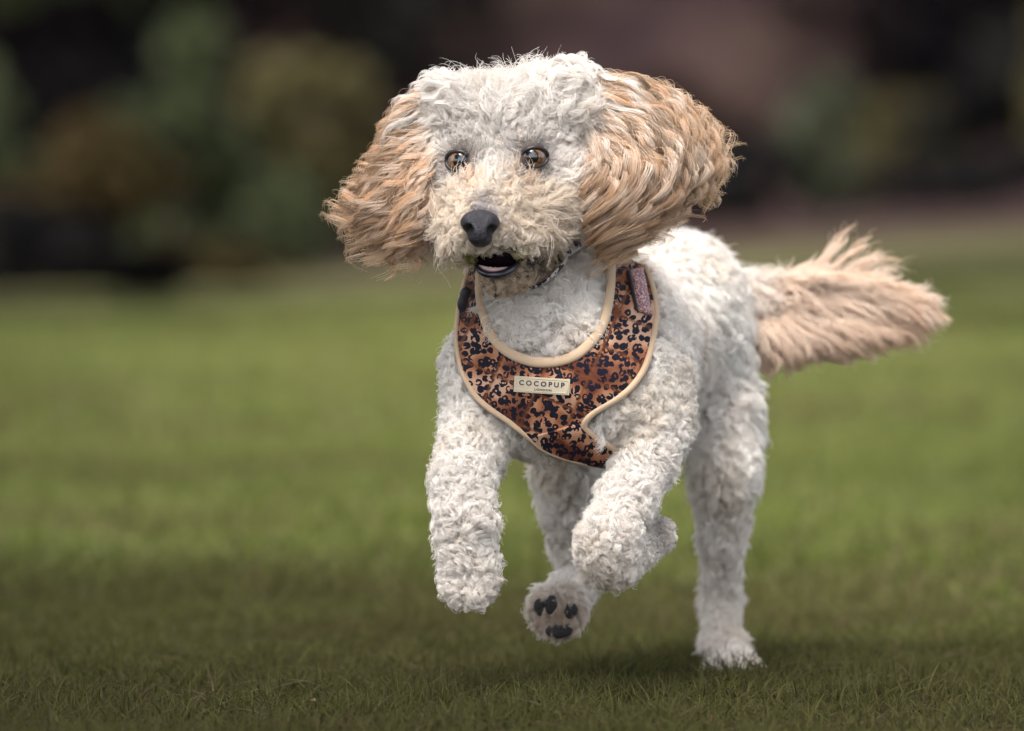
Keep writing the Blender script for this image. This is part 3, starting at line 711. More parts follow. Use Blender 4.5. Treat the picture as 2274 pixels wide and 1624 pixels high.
def ear_flap(guides, parent, thick):
    G = np.stack([catmull([D(a, b_, y) for a, b_, y in g], 40)[:22] for g in guides])
    G = np.stack([catmull(G[:, i], 18) for i in range(G.shape[1])], 1)      # 18 x 28
    a, b_ = G.shape[:2]
    wx = np.sin(np.pi * np.linspace(.04, .96, a))[:, None] * np.sin(np.pi * np.linspace(.15, .97, b_))[None]
    V = np.concatenate([(G + np.array([0, -1, 0]) * (thick * wx)[..., None]).reshape(-1, 3), (G + np.array([0, 1, 0]) * (thick * wx + .001)[..., None]).reshape(-1, 3)])
    F = []
    for i in range(a - 1):
        for j in range(b_ - 1):
            q = i * b_ + j; F.append((q, q + 1, q + b_ + 1, q + b_)); q += a * b_; F.append((q, q + b_, q + b_ + 1, q + 1))
    o = a * b_
    edge = [i * b_ for i in range(a)] + [(a - 1) * b_ + j for j in range(1, b_)] + [i * b_ + b_ - 1 for i in range(a - 2, -1, -1)] + [j for j in range(b_ - 2, 0, -1)]
    for i in range(len(edge)):
        p, q = edge[i], edge[(i + 1) % len(edge)]; F.append((p, p + o, q + o, q))
    return mesh_obj('ear', V, F, mat('ear_skin', (.40, .27, .17), .85), parent)
for gs, lb, sd in ((LEAR, 'flying apricot ear with long wavy locks', 21), (REAR, 'flying golden ear with curly locks', 31)):
    e = ear_flap(gs, dog, .010); e['label'] = lb
    big = gs is REAR
    ampf = (lambda w_: .0042 + .0040 * sstep(.55, .1, w_)) if big else (lambda w_: .0046 + 0 * w_)
    wlf = (lambda w_: .044 - .018 * sstep(.55, .1, w_)) if big else (lambda w_: .042 + 0 * w_)
    nb = 1.25 if big else 1.0
    g1 = guided(gs, int(760 * nb), 12, sd, 0, .012, .60, .26, .52, ampf, wlf, .0034, .00024, ear_col(big, 0, .42), clump=.75, coh=3.0, tmax=.80)
    g2 = guided(gs, int(150 * nb), 30, sd + 1, 0, .031, .26, .55, .95, lambda w_: ampf(w_) * 1.15, wlf, .0031, .00022, ear_col(big, .30, .92), k=26, clump=.72, coh=2.2, sides=(-1, -.35), flick=.8, tmax=1.08)
    g2s = guided(gs, int(110 * nb), 24, sd + 9, 0, .028, .62, .30, .50, lambda w_: ampf(w_) * 1.2, wlf, .0028, .00022, ear_col(big, .3, .9), clump=.8, coh=2.2, sides=(-1, -.1), flick=1.0, tmax=1.09, tmin=.25)
    g2b = guided(gs, int(105 * nb), 16, sd + 5, 0, .030, .55, .34, .62, lambda w_: ampf(w_) * 1.25, wlf, .0046, .00023, ear_col(big, .1, .8), clump=.6, coh=3.0, sides=(.2, 1), flick=.6, tmax=1.06)
    g3 = guided(gs, 1100, 1, sd + 2, 0, .036, .6, .35, .75, lambda w_: ampf(w_) * 2.0, wlf, .002, .00017, ear_col(big, .3))
    g4 = guided(gs, 120, 10, sd + 3, 0, .028, .72, .30, .5, lambda w_: ampf(w_) * 1.5, lambda w_: wlf(w_) * .8, .0026, .00022, ear_col(big, .2), clump=.85, tmax=1.13, tmin=.5, flick=1.0)
    cr = [[(1215, 175, .02), (1262, 165, .03), (1305, 185, .035), (1335, 235, .035)], [(1205, 160, .04), (1255, 140, .05), (1310, 150, .055), (1370, 185, .06)], [(1190, 165, .05), (1230, 140, .06), (1275, 126, .065), (1315, 145, .07)]] if big else \
         [[(1040, 215, .02), (1000, 225, .02), (970, 265, .02), (955, 330, .02)], [(1030, 190, .04), (985, 185, .04), (935, 205, .045), (900, 260, .05)], [(1035, 180, .05), (1000, 165, .06), (955, 170, .065), (915, 195, .07)]]
    g5 = guided(cr, 60, 18, sd + 7, 0, .020, .30, .5, .8, .0034, .032, .0038, .00022, lambda r, w_, t, side, q: np.broadcast_to(WHITE * (.9 + .1 * q[:, None, None]), (*t.shape, 3)), clump=.75, coh=2.0, flick=.8, tmax=1.08)
    gg = [np.concatenate(t) for t in zip(g1, g2s, g2b, g3, g4, g5)]
    curves_obj('ear_locks', *g2, ear_m, e)
    curves_obj('ear_hair', *gg, ear_m, e)
TLG = [[(1610, 690, .50), (1650, 750, .50), (1680, 805, .50), (1700, 848, .50)], [(1640, 685, .515), (1730, 735, .515), (1790, 785, .515), (1825, 818, .515)],
       [(1690, 662, .52), (1800, 718, .525), (1895, 768, .53), (1950, 795, .53)], [(1750, 652, .53), (1880, 695, .54), (1995, 742, .545), (2055, 768, .545)],
       [(1790, 645, .54), (1930, 660, .545), (2040, 695, .55), (2105, 722, .55)], [(1730, 640, .535), (1880, 628, .54), (1990, 640, .55), (2075, 680, .55)],
       [(1600, 660, .52), (1720, 628, .53), (1840, 612, .53), (1950, 618, .54)]]
def tail_col(r, w_, t, side, q):
    a = (sstep(.35, .95, t) * (.5 + .5 * sstep(.1, .6, w_))[:, None])[..., None] * (.5 + .5 * q[:, None, None])
    base = np.array([.88, .74, .62]) * (1 - .12 * q[:, None, None])
    c = base * (1 - a) + np.array([.74, .53, .36]) * a
    edge = sstep(.9, 1.0, t)[..., None] * .5
    return c * (1 - edge) + np.array([.82, .70, .54]) * edge
g1 = guided(TLG, 800, 16, 41, 0, .020, .60, .28, .55, .0022, .055, .0050, .00028, tail_col, clump=.5)
g1b = guided(TLG, 330, 18, 42, 0, .028, .62, .32, .6, .0034, .06, .0052, .00026, tail_col, clump=.8, coh=2.0, sides=(-1, -.2), flick=.8, tmax=1.07)
g1c = guided(TLG, 900, 1, 43, 0, .034, .7, .3, .7, .0060, .06, .003, .00018, tail_col, tmax=1.10)
WIS = [((1790, 628), (1838, 562), (1862, 520), (1897, 468)), ((1815, 628), (1862, 575), (1900, 548), (1936, 500)), ((1835, 630), (1890, 585), (1935, 560), (1972, 545)), ((1855, 632), (1920, 588), (1965, 570), (2004, 590)),
       ((1880, 636), (1940, 605), (2000, 590), (2035, 612)), ((1600, 660), (1632, 638), (1655, 618), (1668, 588)), ((1625, 662), (1660, 640), (1690, 622), (1715, 606)), ((1700, 640), (1745, 615), (1790, 600), (1830, 585))]
ws = []
for i, W_ in enumerate(WIS):
    gA = [(u_ - 5, v_, .54) for u_, v_ in W_]; gB = [(u_ + 7 + 3 * k_, v_ + 5, .545) for k_, (u_, v_) in enumerate(W_)]
    nl = [9, 10, 1, 9, 1, 7, 5, 4][i]
    ws.append(guided([gA, gB], nl, 12, 60 + i, 0, .005, .30, .45, .75, .0018, .06, .0022, .00025, tail_col, clump=.7, tmax=1.08, coh=.6, flick=1.2))
    ws.append(guided([gA, gB], 18, 1, 80 + i, 0, .010, .30, .5, .8, .004, .06, .004, .00017, tail_col, tmax=1.12, coh=.6, flick=1.5))
curves_obj('tail_hair', *[np.concatenate(t) for t in zip(g1, g1b, g1c, *ws)], fur_m, body)

# --- eyes
scl = mat('eye_white', (.10, .075, .07), .12, **{'Coat Weight': 1.0, 'Coat Roughness': .02})
irm = mat('iris_amber', (.20, .085, .018), .25, **{'Coat Weight': 1.0, 'Coat Roughness': .015})
_t = N(irm, 'ShaderNodeTexNoise'); _t.inputs['Scale'].default_value = 260; _r = ramp(irm, [(.35, (.070, .030, .011)), (.65, (.23, .11, .036))]); objco(irm, _t); L(irm, _t.outputs[0], _r.inputs[0]); L(irm, _r.outputs[0], irm.node_tree.nodes['Principled BSDF'].inputs['Base Color'])
pum = mat('pupil_black', (.004, .004, .006), .2, **{'Coat Weight': 1.0, 'Coat Roughness': .015})
lidm = mat('eyelid_dark', (.018, .013, .014), .4)
def cap(c, ax, R, ang, nr_=10, ns=28):
    ax = nrm(ax); e1 = nrm(np.cross(ax, [0, 0, 1.])); e2 = np.cross(e1, ax); V = [c + ax * R]; F = []
    for i in range(1, nr_ + 1):
        t = ang * i / nr_
        for j in range(ns):
            a = 2 * math.pi * j / ns; V.append(c + R * (ax * math.cos(t) + (e1 * math.cos(a) + e2 * math.sin(a)) * math.sin(t)))
    for j in range(ns): F.append((0, 1 + j, 1 + (j + 1) % ns))
    for i in range(nr_ - 1):
        for j in range(ns):
            p = 1 + i * ns; F.append((p + j, p + ns + j, p + ns + (j + 1) % ns, p + (j + 1) % ns))
    return V, F
for c, ax2 in ((eyeLc, np.array([.22, -1, .06])), (eyeRc, np.array([-.42, -1, .06]))):
    e = mesh_obj('eye', *cap(c, gaze, ER, math.pi * .98, 16), scl, dog)
    mesh_obj('iris', *cap(c, gaze, ER * 1.012, math.radians(47)), irm, e)
    mesh_obj('pupil', *cap(c, gaze, ER * 1.022, math.radians(29)), pum, e)
    ax2 = nrm(ax2); e1 = nrm(np.cross(ax2, [0, 0, 1.])); e2 = np.cross(e1, ax2)
    ring = []
    for j in range(36):
        a = 2 * math.pi * j / 36; x_ = math.cos(a) * .0139; z_ = math.sin(a) * (.0088 if math.sin(a) > 0 else .0104)
        dpt = math.sqrt(max(ER ** 2 * 1.03 - min(x_ * x_ + z_ * z_, ER ** 2 * .98), 0))
        ring.append(c + e1 * x_ + e2 * (z_ + .0004) + ax2 * (dpt * .75 + .0034))
    mesh_obj('eyelid', *tube(ring, [.0017 + .0005 * max(0, math.sin(2 * math.pi * j / 36)) for j in range(36)], 8, closed=True), lidm, e)
# --- nose
nose_m = mat('nose_leather', (.012, .011, .018), .36)
_t = N(nose_m, 'ShaderNodeTexVoronoi'); _t.inputs['Scale'].default_value = 900; _b = N(nose_m, 'ShaderNodeBump'); _b.inputs['Strength'].default_value = .8; _b.inputs['Distance'].default_value = .0009
objco(nose_m, _t); L(nose_m, _t.outputs['Distance'], _b.inputs['Height']); L(nose_m, _b.outputs[0], nose_m.node_tree.nodes['Principled BSDF'].inputs['Normal'])
def nose_sdf(p):
    d = sd_ell(p, D(1066, 494, -.092), (.0195, .017, .0125))
    d = smin(d, sd_ell(p, D(1066, 516, -.098), (.0135, .014, .012)), .008)
    d = smin(d, sd_ell(p, D(1067, 532, -.096), (.009, .012, .0075)), .006)
    for a in ((1044, 512, -.1035, 1030, 518, -.094), (1088, 514, -.1035, 1102, 520, -.094)):
        h = sd_cone(p, D(*a[:3]), .0066, D(*a[3:]), .0042); d = -smin(-d, h, .002)
    g = sd_cone(p, D(1066, 520, -.116), .0012, D(1067, 545, -.110), .0012); return -smin(-d, g, .0015)
nv, nf = surface_nets(nose_sdf, D(1066, 505, -.095) - .034, D(1066, 505, -.095) + .034, .0013)
mesh_obj('nose', nv, nf, nose_m, dog)
# --- mouth
dark_m = mat('mouth_dark', (.006, .003, .005), .9, **{'Specular IOR Level': 0.0}); lip_m = mat('lip_black', (.012, .010, .018), .3); gum_m = mat('gum_pink', (.36, .24, .23), .35, **{'Coat Weight': .5}); tooth_m = mat('tooth', (.72, .66, .48), .3); stain_m = mat('stained_tooth', (.52, .50, .12), .35)
mv, mf = surface_nets(lambda p: sd_ell(p, D(1100, 576, -.035), (.0215, .031, .0125)), D(1098, 578, -.035) - .036, D(1098, 578, -.035) + .036, .002)
mesh_obj('mouth', mv, mf, dark_m, dog)  # solid blob whose near-black colour stands in for the shaded mouth hollow
lower = catmull([D(1052, 570, -.020), D(1060, 596, -.050), D(1083, 610, -.061), D(1112, 610, -.060), D(1136, 598, -.051), D(1158, 580, -.030), D(1190, 582, -.010)], 40)
mesh_obj('lower_lip', *tube(lower, np.interp(np.linspace(0, 1, 40), [0, .2, .5, .75, 1], [.0012, .0028, .0042, .0030, .0022]), 10), lip_m, dog)
gum = catmull([D(1062, 576, -.036), D(1070, 590, -.050), D(1088, 599, -.057), D(1108, 598, -.056), D(1128, 589, -.048), D(1136, 576, -.036)], 30)
mesh_obj('gum', *tube(gum, .0026, 8), gum_m, dog)
tv, tf = surface_nets(lambda p: sd_ell(p, D(1098, 588, -.035), (.0125, .022, .0045)), D(1098, 588, -.035) - .027, D(1098, 588, -.035) + .027, .0016)
mesh_obj('tongue', tv, tf, mat('tongue_pink', (.36, .16, .17), .35), dog)
for i in range(9):
    q = gum[3 + i * 3]; big_ = i in (0, 8); h = .0095 if big_ else .0035; rw = 2.0 if big_ else 1.0
    mesh_obj('tooth', *tube([q + [0, 0, .0005], q + [0, .0005, .002 + h * .5], q + [0, .001, .003 + h]], [.0018 * rw, .0015 * rw, .0004], 7), stain_m if big_ else tooth_m, dog)
# --- paw pads of the raised hind paw, and of the folded front paw
pad_m = mat('paw_pad', (.020, .018, .020), .85)
_t = N(pad_m, 'ShaderNodeTexVoronoi'); _t.inputs['Scale'].default_value = 500; objco(pad_m, _t); _b = N(pad_m, 'ShaderNodeBump'); _b.inputs['Strength'].default_value = 1; _b.inputs['Distance'].default_value = .002; L(pad_m, _t.outputs['Distance'], _b.inputs['Height']); L(pad_m, _b.outputs[0], pad_m.node_tree.nodes['Principled BSDF'].inputs['Normal'])
def pad(c, rx, rz, rot, dep, ax=(0, -1, 0)):
    def f(p):
        q = p - c; x_ = q[:, 0] * math.cos(rot) + q[:, 2] * math.sin(rot); z_ = -q[:, 0] * math.sin(rot) + q[:, 2] * math.cos(rot)
        return sd_ell(np.stack([x_, q[:, 1], z_], 1), np.zeros(3), (rx, dep, rz))
    m_ = max(rx, rz, dep) + .004
    v, f_ = surface_nets(f, c - m_, c + m_, .0015); mesh_obj('paw_pad', v, f_, pad_m, dog)
for u, v, rx, rz, rot in ((1199, 1348, .0062, .0090, .1), (1224, 1343, .0062, .0098, -.1), (1267, 1356, .0068, .0085, -.3), (1243, 1398, .0145, .0085, .15), (1186, 1372, .004, .006, .3)):
    h = hit(u, v)[0]; pad(h + [0, -.0045, 0], rx * 1.05, rz * 1.05, rot, .0055)
# ------------------------------------------------------------------ the harness and the collar
IN = [(1068, 590), (1066, 630), (1071, 680), (1086, 728), (1104, 757), (1120, 772), (1138, 784), (1160, 794), (1185, 801), (1210, 803), (1235, 801), (1262, 794), (1290, 778), (1326, 738), (1342, 700), (1351, 650), (1354, 600), (1354, 560)]
OUT = [(1046, 590), (1030, 640), (1018, 700), (1016, 765), (1030, 832), (1066, 890), (1128, 934), (1184, 976), (1215, 975), (1250, 964), (1288, 946), (1318, 915), (1385, 875), (1430, 820), (1451, 745), (1456, 690), (1448, 640), (1430, 590)]
IN = catmull(IN, 190); OUT = catmull(OUT, 190)
NT = 52
tt = np.linspace(0, 1, NT)[None, :, None]
UV = IN[:, None] * (1 - tt) + OUT[:, None] * tt                      # 190 x NT x 2
def chest_y(u, v):
    y = .012 + ((u - 1235) / 225.0) ** 2 * .085
    y += np.clip((800 - v) / 220.0, 0, 2) ** 1.6 * .055
    y += np.clip((v - 930) / 100.0, 0, 2) ** 2 * .03
    return y
def push(P, mn):
    sh = P.shape; p = P.reshape(-1, 3)
    for _ in range(3):
        d = dog_sdf(p); g = grad(dog_sdf, p); p = p + g * np.clip(mn - d, 0, .05)[:, None]
        far = np.clip(d - mn - .004, 0, .02); p = p - g * (far * .5)[:, None]
    return p.reshape(sh)
def drape(UV_, clear=.010):
    sh = UV_.shape[:2]; yy = chest_y(UV_[..., 0], UV_[..., 1])
    P = np.stack([D(a, b_, c) for a, b_, c in zip(UV_[..., 0].ravel(), UV_[..., 1].ravel(), yy.ravel())]).reshape(*sh, 3)
    for it in range(4):
        P = push(P, clear)
        for _ in range(6):
            Q = P.copy(); Q[1:-1, 1:-1] = (P[:-2, 1:-1] + P[2:, 1:-1] + P[1:-1, :-2] + P[1:-1, 2:]) / 4
            Q[1:-1, 0] = (P[:-2, 0] + P[2:, 0]) / 2; Q[1:-1, -1] = (P[:-2, -1] + P[2:, -1]) / 2
            u_, v_, y_ = proj(Q.reshape(-1, 3))
            P = np.stack([D(a, b_, c) for a, b_, c in zip(UV_[..., 0].ravel(), UV_[..., 1].ravel(), y_)]).reshape(P.shape)
    return P
PN = drape(UV)
u_, v_, y_ = proj(PN.reshape(-1, 3)); YG = y_.reshape(190, NT)
def pnorm(P):
    a = np.gradient(P, axis=0); b_ = np.gradient(P, axis=1); n_ = nrm(np.cross(a, b_))
    s_ = np.where(n_[..., 1:2] > 0, -1, 1); return n_ * s_
PNn = pnorm(PN)
# quilting: puffed diamonds, stitched valleys
ca, sa = math.cos(.42), math.sin(.42)
qa = (UV[..., 0] * ca + UV[..., 1] * sa) / 96.0; qb = (-UV[..., 0] * sa * 1.0 + UV[..., 1] * ca) / 78.0
puff = (np.abs(np.sin(np.pi * qa)) * np.abs(np.sin(np.pi * qb))) ** .45
PQ = PN + PNn * (puff * .0016)[..., None]
harness = tag(empty('dog_harness', tuple(D(1235, 880, .05))), 'quilted leopard print dog harness with tan piping worn on the chest', 'harness')
lm = mat('leopard_cloth', (.5, .3, .15), .8, **{'Specular IOR Level': .25})
lb_ = lm.node_tree.nodes['Principled BSDF']
uvn = N(lm, 'ShaderNodeUVMap', uv_map='UVMap')
def lnoise(scale, d=2):
    t = N(lm, 'ShaderNodeTexNoise', noise_dimensions='2D'); t.inputs['Scale'].default_value = scale; t.inputs['Detail'].default_value = d; L(lm, uvn.outputs[0], t.inputs['Vector']); return t
nz = lnoise(55, 2); vs = N(lm, 'ShaderNodeVectorMath', operation='MULTIPLY_ADD'); vs.inputs[1].default_value = (.008,) * 3
L(lm, nz.outputs['Color'], vs.inputs[0]); L(lm, uvn.outputs[0], vs.inputs[2])
vo = N(lm, 'ShaderNodeTexVoronoi', voronoi_dimensions='2D'); vo.inputs['Scale'].default_value = 64; vo.inputs['Randomness'].default_value = .85; L(lm, vs.outputs[0], vo.inputs['Vector'])
def mth(op, a, b_, c=None):
    n_ = N(lm, 'ShaderNodeMath', operation=op)
    for i, x in enumerate((a, b_, c)):
        if x is None: continue
        if isinstance(x, (int, float)): n_.inputs[i].default_value = x
        else: L(lm, x, n_.inputs[i])
    return n_.outputs[0]
sc_ = N(lm, 'ShaderNodeSeparateColor'); L(lm, vo.outputs['Color'], sc_.inputs[0])
outer = mth('LESS_THAN', vo.outputs['Distance'], mth('MULTIPLY_ADD', sc_.outputs[0], .12, .42))
hole_r = mth('MULTIPLY', mth('GREATER_THAN', sc_.outputs[1], .74), .14)
inner = mth('LESS_THAN', vo.outputs['Distance'], hole_r)
gapn = mth('GREATER_THAN', lnoise(85, 1).outputs[0], .34)
ring = mth('MULTIPLY', mth('SUBTRACT', outer, inner), gapn)
bc = ramp(lm, [(.36, (.12, .034, .018)), (.48, (.33, .135, .064)), (.6, (.52, .32, .22))]); L(lm, lnoise(9, 3).outputs[0], bc.inputs[0])
mxc = N(lm, 'ShaderNodeMix', data_type='RGBA'); L(lm, ring, mxc.inputs[0]); L(lm, bc.outputs[0], mxc.inputs[6]); mxc.inputs[7].default_value = (.006, .005, .014, 1)
# dark thread in the quilt seams
wa = N(lm, 'ShaderNodeAttribute', attribute_name='seam'); mx3 = N(lm, 'ShaderNodeMix', data_type='RGBA')
L(lm, mth('MULTIPLY', wa.outputs['Fac'], .75), mx3.inputs[0]); L(lm, mxc.outputs[2], mx3.inputs[6]); mx3.inputs[7].default_value = (.16, .05, .015, 1)
L(lm, mx3.outputs[2], lb_.inputs['Base Color'])
wn = lnoise(900, 1); bp = N(lm, 'ShaderNodeBump'); bp.inputs['Strength'].default_value = .25; bp.inputs['Distance'].default_value = .0004; L(lm, wn.outputs[0], bp.inputs['Height']); L(lm, bp.outputs[0], lb_.inputs['Normal'])
def grid_faces(a, b_):
    i, j = np.meshgrid(np.arange(a - 1), np.arange(b_ - 1), indexing='ij'); q = (i * b_ + j).ravel()
    return np.stack([q, q + 1, q + b_ + 1, q + b_], 1)
def put_uv(o, uv):
    me = o.data; l_ = me.uv_layers.new(name='UVMap'); vi = np.zeros(len(me.loops), np.int32); me.loops.foreach_get('vertex_index', vi)
    l_.data.foreach_set('uv', uv[vi].astype(np.float32).ravel())
pan = mesh_obj('chest_panel', PQ.reshape(-1, 3), grid_faces(190, NT), lm, harness)
pan['label'] = 'quilted leopard print chest panel'
put_uv(pan, UV.reshape(-1, 2) / 1000.0)
sa_ = pan.data.attributes.new('seam', 'FLOAT', 'POINT'); sa_.data.foreach_set('value', sstep(.16, .05, np.minimum(np.abs(np.sin(np.pi * qa)), np.abs(np.sin(np.pi * qb)))).ravel().astype(np.float32))
sm_ = pan.modifiers.new('thick', 'SOLIDIFY'); sm_.thickness = .003; sm_.offset = -1 if PNn[95, 20] @ np.cross(PQ[96, 20] - PQ[95, 20], PQ[95, 21] - PQ[95, 20]) < 0 else -1
SL = catmull([(1180, 968), (1200, 992), (1245, 1013), (1300, 1027)], 40); SR = catmull([(1284, 940), (1312, 964), (1345, 986), (1385, 1010)], 40)
ts_ = np.linspace(0, 1, 40)[None, :, None]
UV2 = SL[:, None] * (1 - ts_) + SR[:, None] * ts_ ; UV2[..., 1] += 10 * np.sin(np.pi * ts_[..., 0]) * np.linspace(0, 1, 40)[:, None]
P2 = drape(UV2, .009); tail_ = [P2[-1] + np.array([.004, .02, .0]) * k + np.array([0, 0, -.0015 * k]) for k in (1, 2, 3, 4)]
P2 = np.concatenate([P2, np.stack(tail_)]); UV2 = np.concatenate([UV2, np.stack([UV2[-1] + [6 * k, 34 * k] for k in (1, 2, 3, 4)])])
st_ = mesh_obj('belly_strap', P2.reshape(-1, 3), grid_faces(44, 40), lm, harness); put_uv(st_, UV2.reshape(-1, 2) / 1000.0)
sm_ = st_.modifiers.new('thick', 'SOLIDIFY'); sm_.thickness = .003; sm_.offset = -1
trim_m = mat('tan_piping', (.50, .36, .235), .75, **{'Sheen Weight': .2})
_t = N(trim_m, 'ShaderNodeTexNoise'); _t.inputs['Scale'].default_value = 700; _b = N(trim_m, 'ShaderNodeBump'); _b.inputs['Strength'].default_value = .3; _b.inputs['Distance'].default_value = .0005
objco(trim_m, _t); L(trim_m, _t.outputs[0], _b.inputs['Height']); L(trim_m, _b.outputs[0], trim_m.node_tree.nodes['Principled BSDF'].inputs['Normal'])
e_in = PN[:, 1] + PNn[:, 1] * .0012
mesh_obj('neck_piping', *tube(e_in, .0052, 12, flat=(PNn[:, 1], .62)), trim_m, harness)
PN2n = pnorm(P2)
k0 = int(np.argmin(np.abs(OUT[:, 0] - 1182) + np.abs(OUT[:, 1] - 975))); k1 = int(np.argmin(np.abs(OUT[:, 0] - 1286) + np.abs(OUT[:, 1] - 947)))
def smooth_path(P, n=4):
    P = P.copy()
    for _ in range(n): P[1:-1] = (P[:-2] + 2 * P[1:-1] + P[2:]) / 4
    return P
eL = smooth_path(np.concatenate([PN[:k0 - 2, -1] + PNn[:k0 - 2, -1] * .001, P2[6:40, 0] + PN2n[6:40, 0] * .001]), 8)
eLn = np.concatenate([PNn[:k0 - 2, -1], PN2n[6:40, 0]])
mesh_obj('edge_piping', *tube(eL, .0030, 10, flat=(eLn, .8)), trim_m, harness)
eR = smooth_path(np.concatenate([P2[38:3:-1, -1] + PN2n[38:3:-1, -1] * .001, PN[k1 + 3:, -1] + PNn[k1 + 3:, -1] * .001]), 8)
eRn = np.concatenate([PN2n[38:3:-1, -1], PNn[k1 + 3:, -1]])
mesh_obj('edge_piping', *tube(eR, .0034, 10, flat=(eRn, .8)), trim_m, harness)
flatUV = UV.reshape(-1, 2); flatY = YG.ravel(); flatN = PNn.reshape(-1, 3)
def on_panel(u, v, off):
    d2 = ((flatUV - [u, v]) ** 2).sum(1); i = np.argpartition(d2, 10)[:10]; w_ = 1 / (d2[i] + 4.0); w_ /= w_.sum()
    return D(u, v, float(flatY[i] @ w_)) + nrm(flatN[i].T @ w_) * (off + .0016)
# stitches along the neck piping
# name patch
patch_m = mat('patch_cream', (.54, .46, .34), .7); ink = mat('patch_ink', (.015, .014, .03), .5)
PC = (1205, 856); PA = math.radians(3.6)
def patch_pt(a, b_, off):
    return on_panel(PC[0] + a * math.cos(PA) - b_ * math.sin(PA), PC[1] + a * math.sin(PA) + b_ * math.cos(PA), off)
def patch_plate(hw, hh, o0, o1, na=20, nb=6):
    top = [patch_pt(hw * (2 * i / na - 1), hh * (2 * j / nb - 1), o1) for i in range(na + 1) for j in range(nb + 1)]
    bot = [patch_pt(hw * (2 * i / na - 1), hh * (2 * j / nb - 1), o0) for i in range(na + 1) for j in range(nb + 1)]
    V = np.array(top + bot); m_ = nb + 1; F = []
    for i in range(na):
        for j in range(nb): q = i * m_ + j; F.append((q, q + m_, q + m_ + 1, q + 1))
    o_ = len(top)
    ed = [i * m_ for i in range(na + 1)] + [na * m_ + j for j in range(1, m_)] + [i * m_ + nb for i in range(na - 1, -1, -1)] + [j for j in range(nb - 1, 0, -1)]
    for i in range(len(ed)):
        p, q = ed[i], ed[(i + 1) % len(ed)]; F.append((p, p + o_, q + o_, q))
    return V, F
pt = mesh_obj('name_patch', *patch_plate(59, 17, -.001, .0026), patch_m, harness, smooth=False); pt['label'] = 'cream name patch with dark lettering'
fr_pts = [patch_pt(a, b_, .0026) for a, b_ in [(x, -13.5) for x in np.linspace(-55, 55, 24)] + [(55, y) for y in np.linspace(-9, 9, 5)] + [(x, 13.5) for x in np.linspace(55, -55, 24)] + [(-55, y) for y in np.linspace(9, -9, 5)]]
mesh_obj('patch_border', *tube(fr_pts, .00055, 6, closed=True), patch_m, pt)
def lettering(txt, cx, cy, wid, hgt, spacing, thick):
    fc = bpy.data.curves.new('lettering', 'FONT'); fc.body = txt; fc.space_character = spacing; fc.offset = thick; fc.resolution_u = 4
    to = bpy.data.objects.new('tmp', fc); C.objects.link(to); bpy.context.view_layer.update()
    me = bpy.data.meshes.new_from_object(to.evaluated_get(bpy.context.evaluated_depsgraph_get())); bpy.data.objects.remove(to)
    co = np.array([v.co[:] for v in me.vertices]); lo, hi = co.min(0), co.max(0)
    a = (co[:, 0] - lo[0]) / (hi[0] - lo[0]) - .5; b_ = (co[:, 1] - lo[1]) / (hi[1] - lo[1]) - .5
    P = [patch_pt(cx + x * wid, cy - y * hgt, .0031) for x, y in zip(a, b_)]
    for v, p in zip(me.vertices, P): v.co = p
    me.materials.append(ink); o = bpy.data.objects.new('lettering', me); C.objects.link(o); o.parent = pt; return o
lettering('COCOPUP', 0, -3.5, 96, 11, 1.5, .03)
lettering('LONDON', 3, 9, 36, 5, 1.25, .03)
# hook tab on the shoulder strap, buckle on the far side
def tab(corners, off, th, m_, name):
    c = np.array(corners, float); a = catmull(c[:2], 10) * 1.0; V = []; na, nb = 12, 5
    for o_ in (off + th, off):
        for i in range(na):
            s_ = i / (na - 1); l_ = c[0] * (1 - s_) + c[3] * s_; r_ = c[1] * (1 - s_) + c[2] * s_
            for j in range(nb):
                q = j / (nb - 1); p = l_ * (1 - q) + r_ * q; V.append(on_panel(p[0], p[1], o_ - .001 * (2 * q - 1) ** 2))
    F = []
    for i in range(na - 1):
        for j in range(nb - 1): q = i * nb + j; F.append((q, q + nb, q + nb + 1, q + 1))
    ed = [i * nb for i in range(na)] + [(na - 1) * nb + j for j in range(1, nb)] + [i * nb + nb - 1 for i in range(na - 2, -1, -1)] + [j for j in range(nb - 2, 0, -1)]
    o_ = na * nb
    for i in range(len(ed)):
        p, q = ed[i], ed[(i + 1) % len(ed)]; F.append((p, p + o_, q + o_, q))
    return mesh_obj(name, np.array(V), F, m_, harness)
gl = mat('glitter_cloth', (.30, .14, .14), .6)
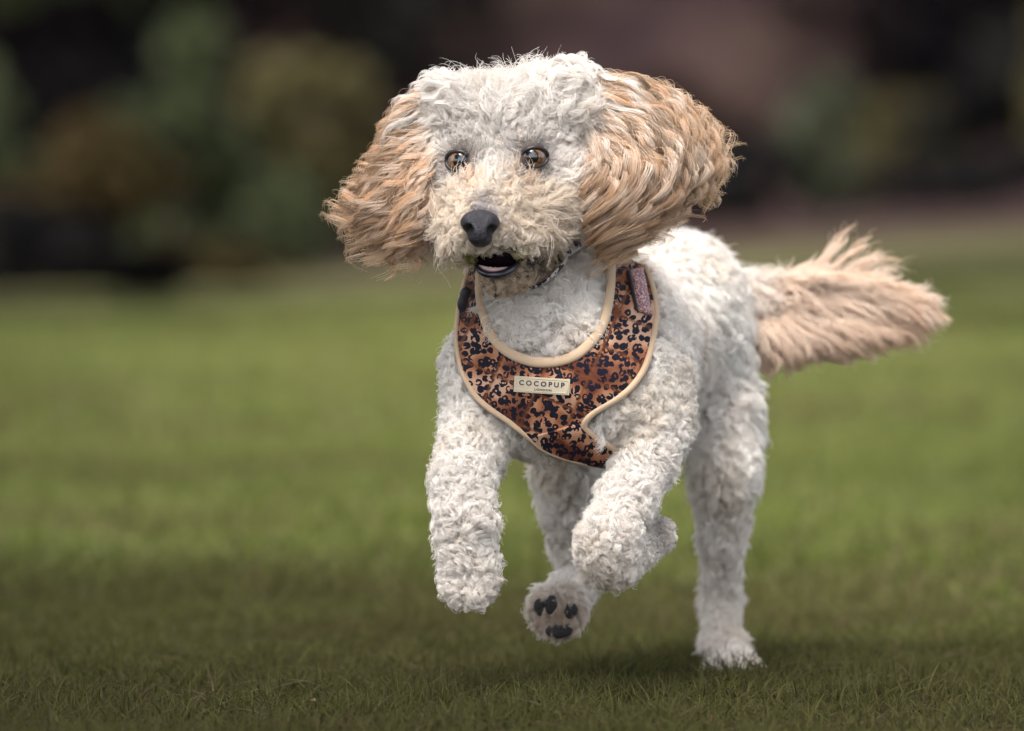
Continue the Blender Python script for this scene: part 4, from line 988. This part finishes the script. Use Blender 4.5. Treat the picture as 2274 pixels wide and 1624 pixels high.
_v = N(gl, 'ShaderNodeTexVoronoi'); _v.inputs['Scale'].default_value = 700; _r = ramp(gl, [(.0, (.05, .02, .03)), (.5, (.28, .12, .12)), (1, (.75, .55, .55))]); objco(gl, _v); L(gl, _v.outputs['Color'], _r.inputs[0]); L(gl, _r.outputs[0], gl.node_tree.nodes['Principled BSDF'].inputs['Base Color'])
tab([(1392, 605), (1420, 600), (1441, 706), (1412, 694)], .002, .003, gl, 'strap_tab')
strap_shadow_m = mat('black_webbing_shadow', (.018, .016, .024), .55)
tab([(1388, 604), (1393, 604), (1412, 698), (1407, 690)], .0015, .002, strap_shadow_m, 'tab_shadow')  # thin black strip standing in for the shadow along the tab's edge
bk = np.array([D(1040, 640, .06), D(1032, 655, .062), D(1027, 675, .064), D(1026, 690, .066)])
mesh_obj('side_buckle', *tube(catmull(bk, 10), [.003, .005, .0055, .0055, .005, .0055, .0055, .005, .0045, .003], 10), strap_shadow_m, harness)
# straps that run back over the shoulders and round the ribs
def strap_path(pts, off): return push(catmull([D(*p) for p in pts], 40), off)
for pts in ([(1432, 600, .20), (1440, 590, .24), (1445, 640, .27), (1452, 760, .27), (1440, 900, .25)], [(1046, 595, .16), (1085, 600, .22), (1180, 590, .27), (1300, 585, .27), (1420, 600, .24)]):
    P_ = strap_path(pts, .008)
    mesh_obj('strap', *tube(P_, .012, 10, flat=(grad(dog_sdf, P_), .15)), lm, harness)
# collar
collar = tag(empty('dog_collar', tuple(D(1190, 590, .12))), 'thin white collar with black spots showing under the jaw', 'collar')
cm = mat('collar_cloth', (.62, .58, .56), .7)
_v = N(cm, 'ShaderNodeTexVoronoi'); _v.inputs['Scale'].default_value = 150; _r = ramp(cm, [(.0, (.012, .01, .02)), (.46, (.012, .01, .02)), (.52, (.60, .56, .54))]); objco(cm, _v); L(cm, _v.outputs['Distance'], _r.inputs[0]); L(cm, _r.outputs[0], cm.node_tree.nodes['Principled BSDF'].inputs['Base Color'])
mesh_obj('band', *tube(COLLAR, .0056, 10, flat=(grad(dog_sdf, COLLAR), .3), closed=True), cm, collar)
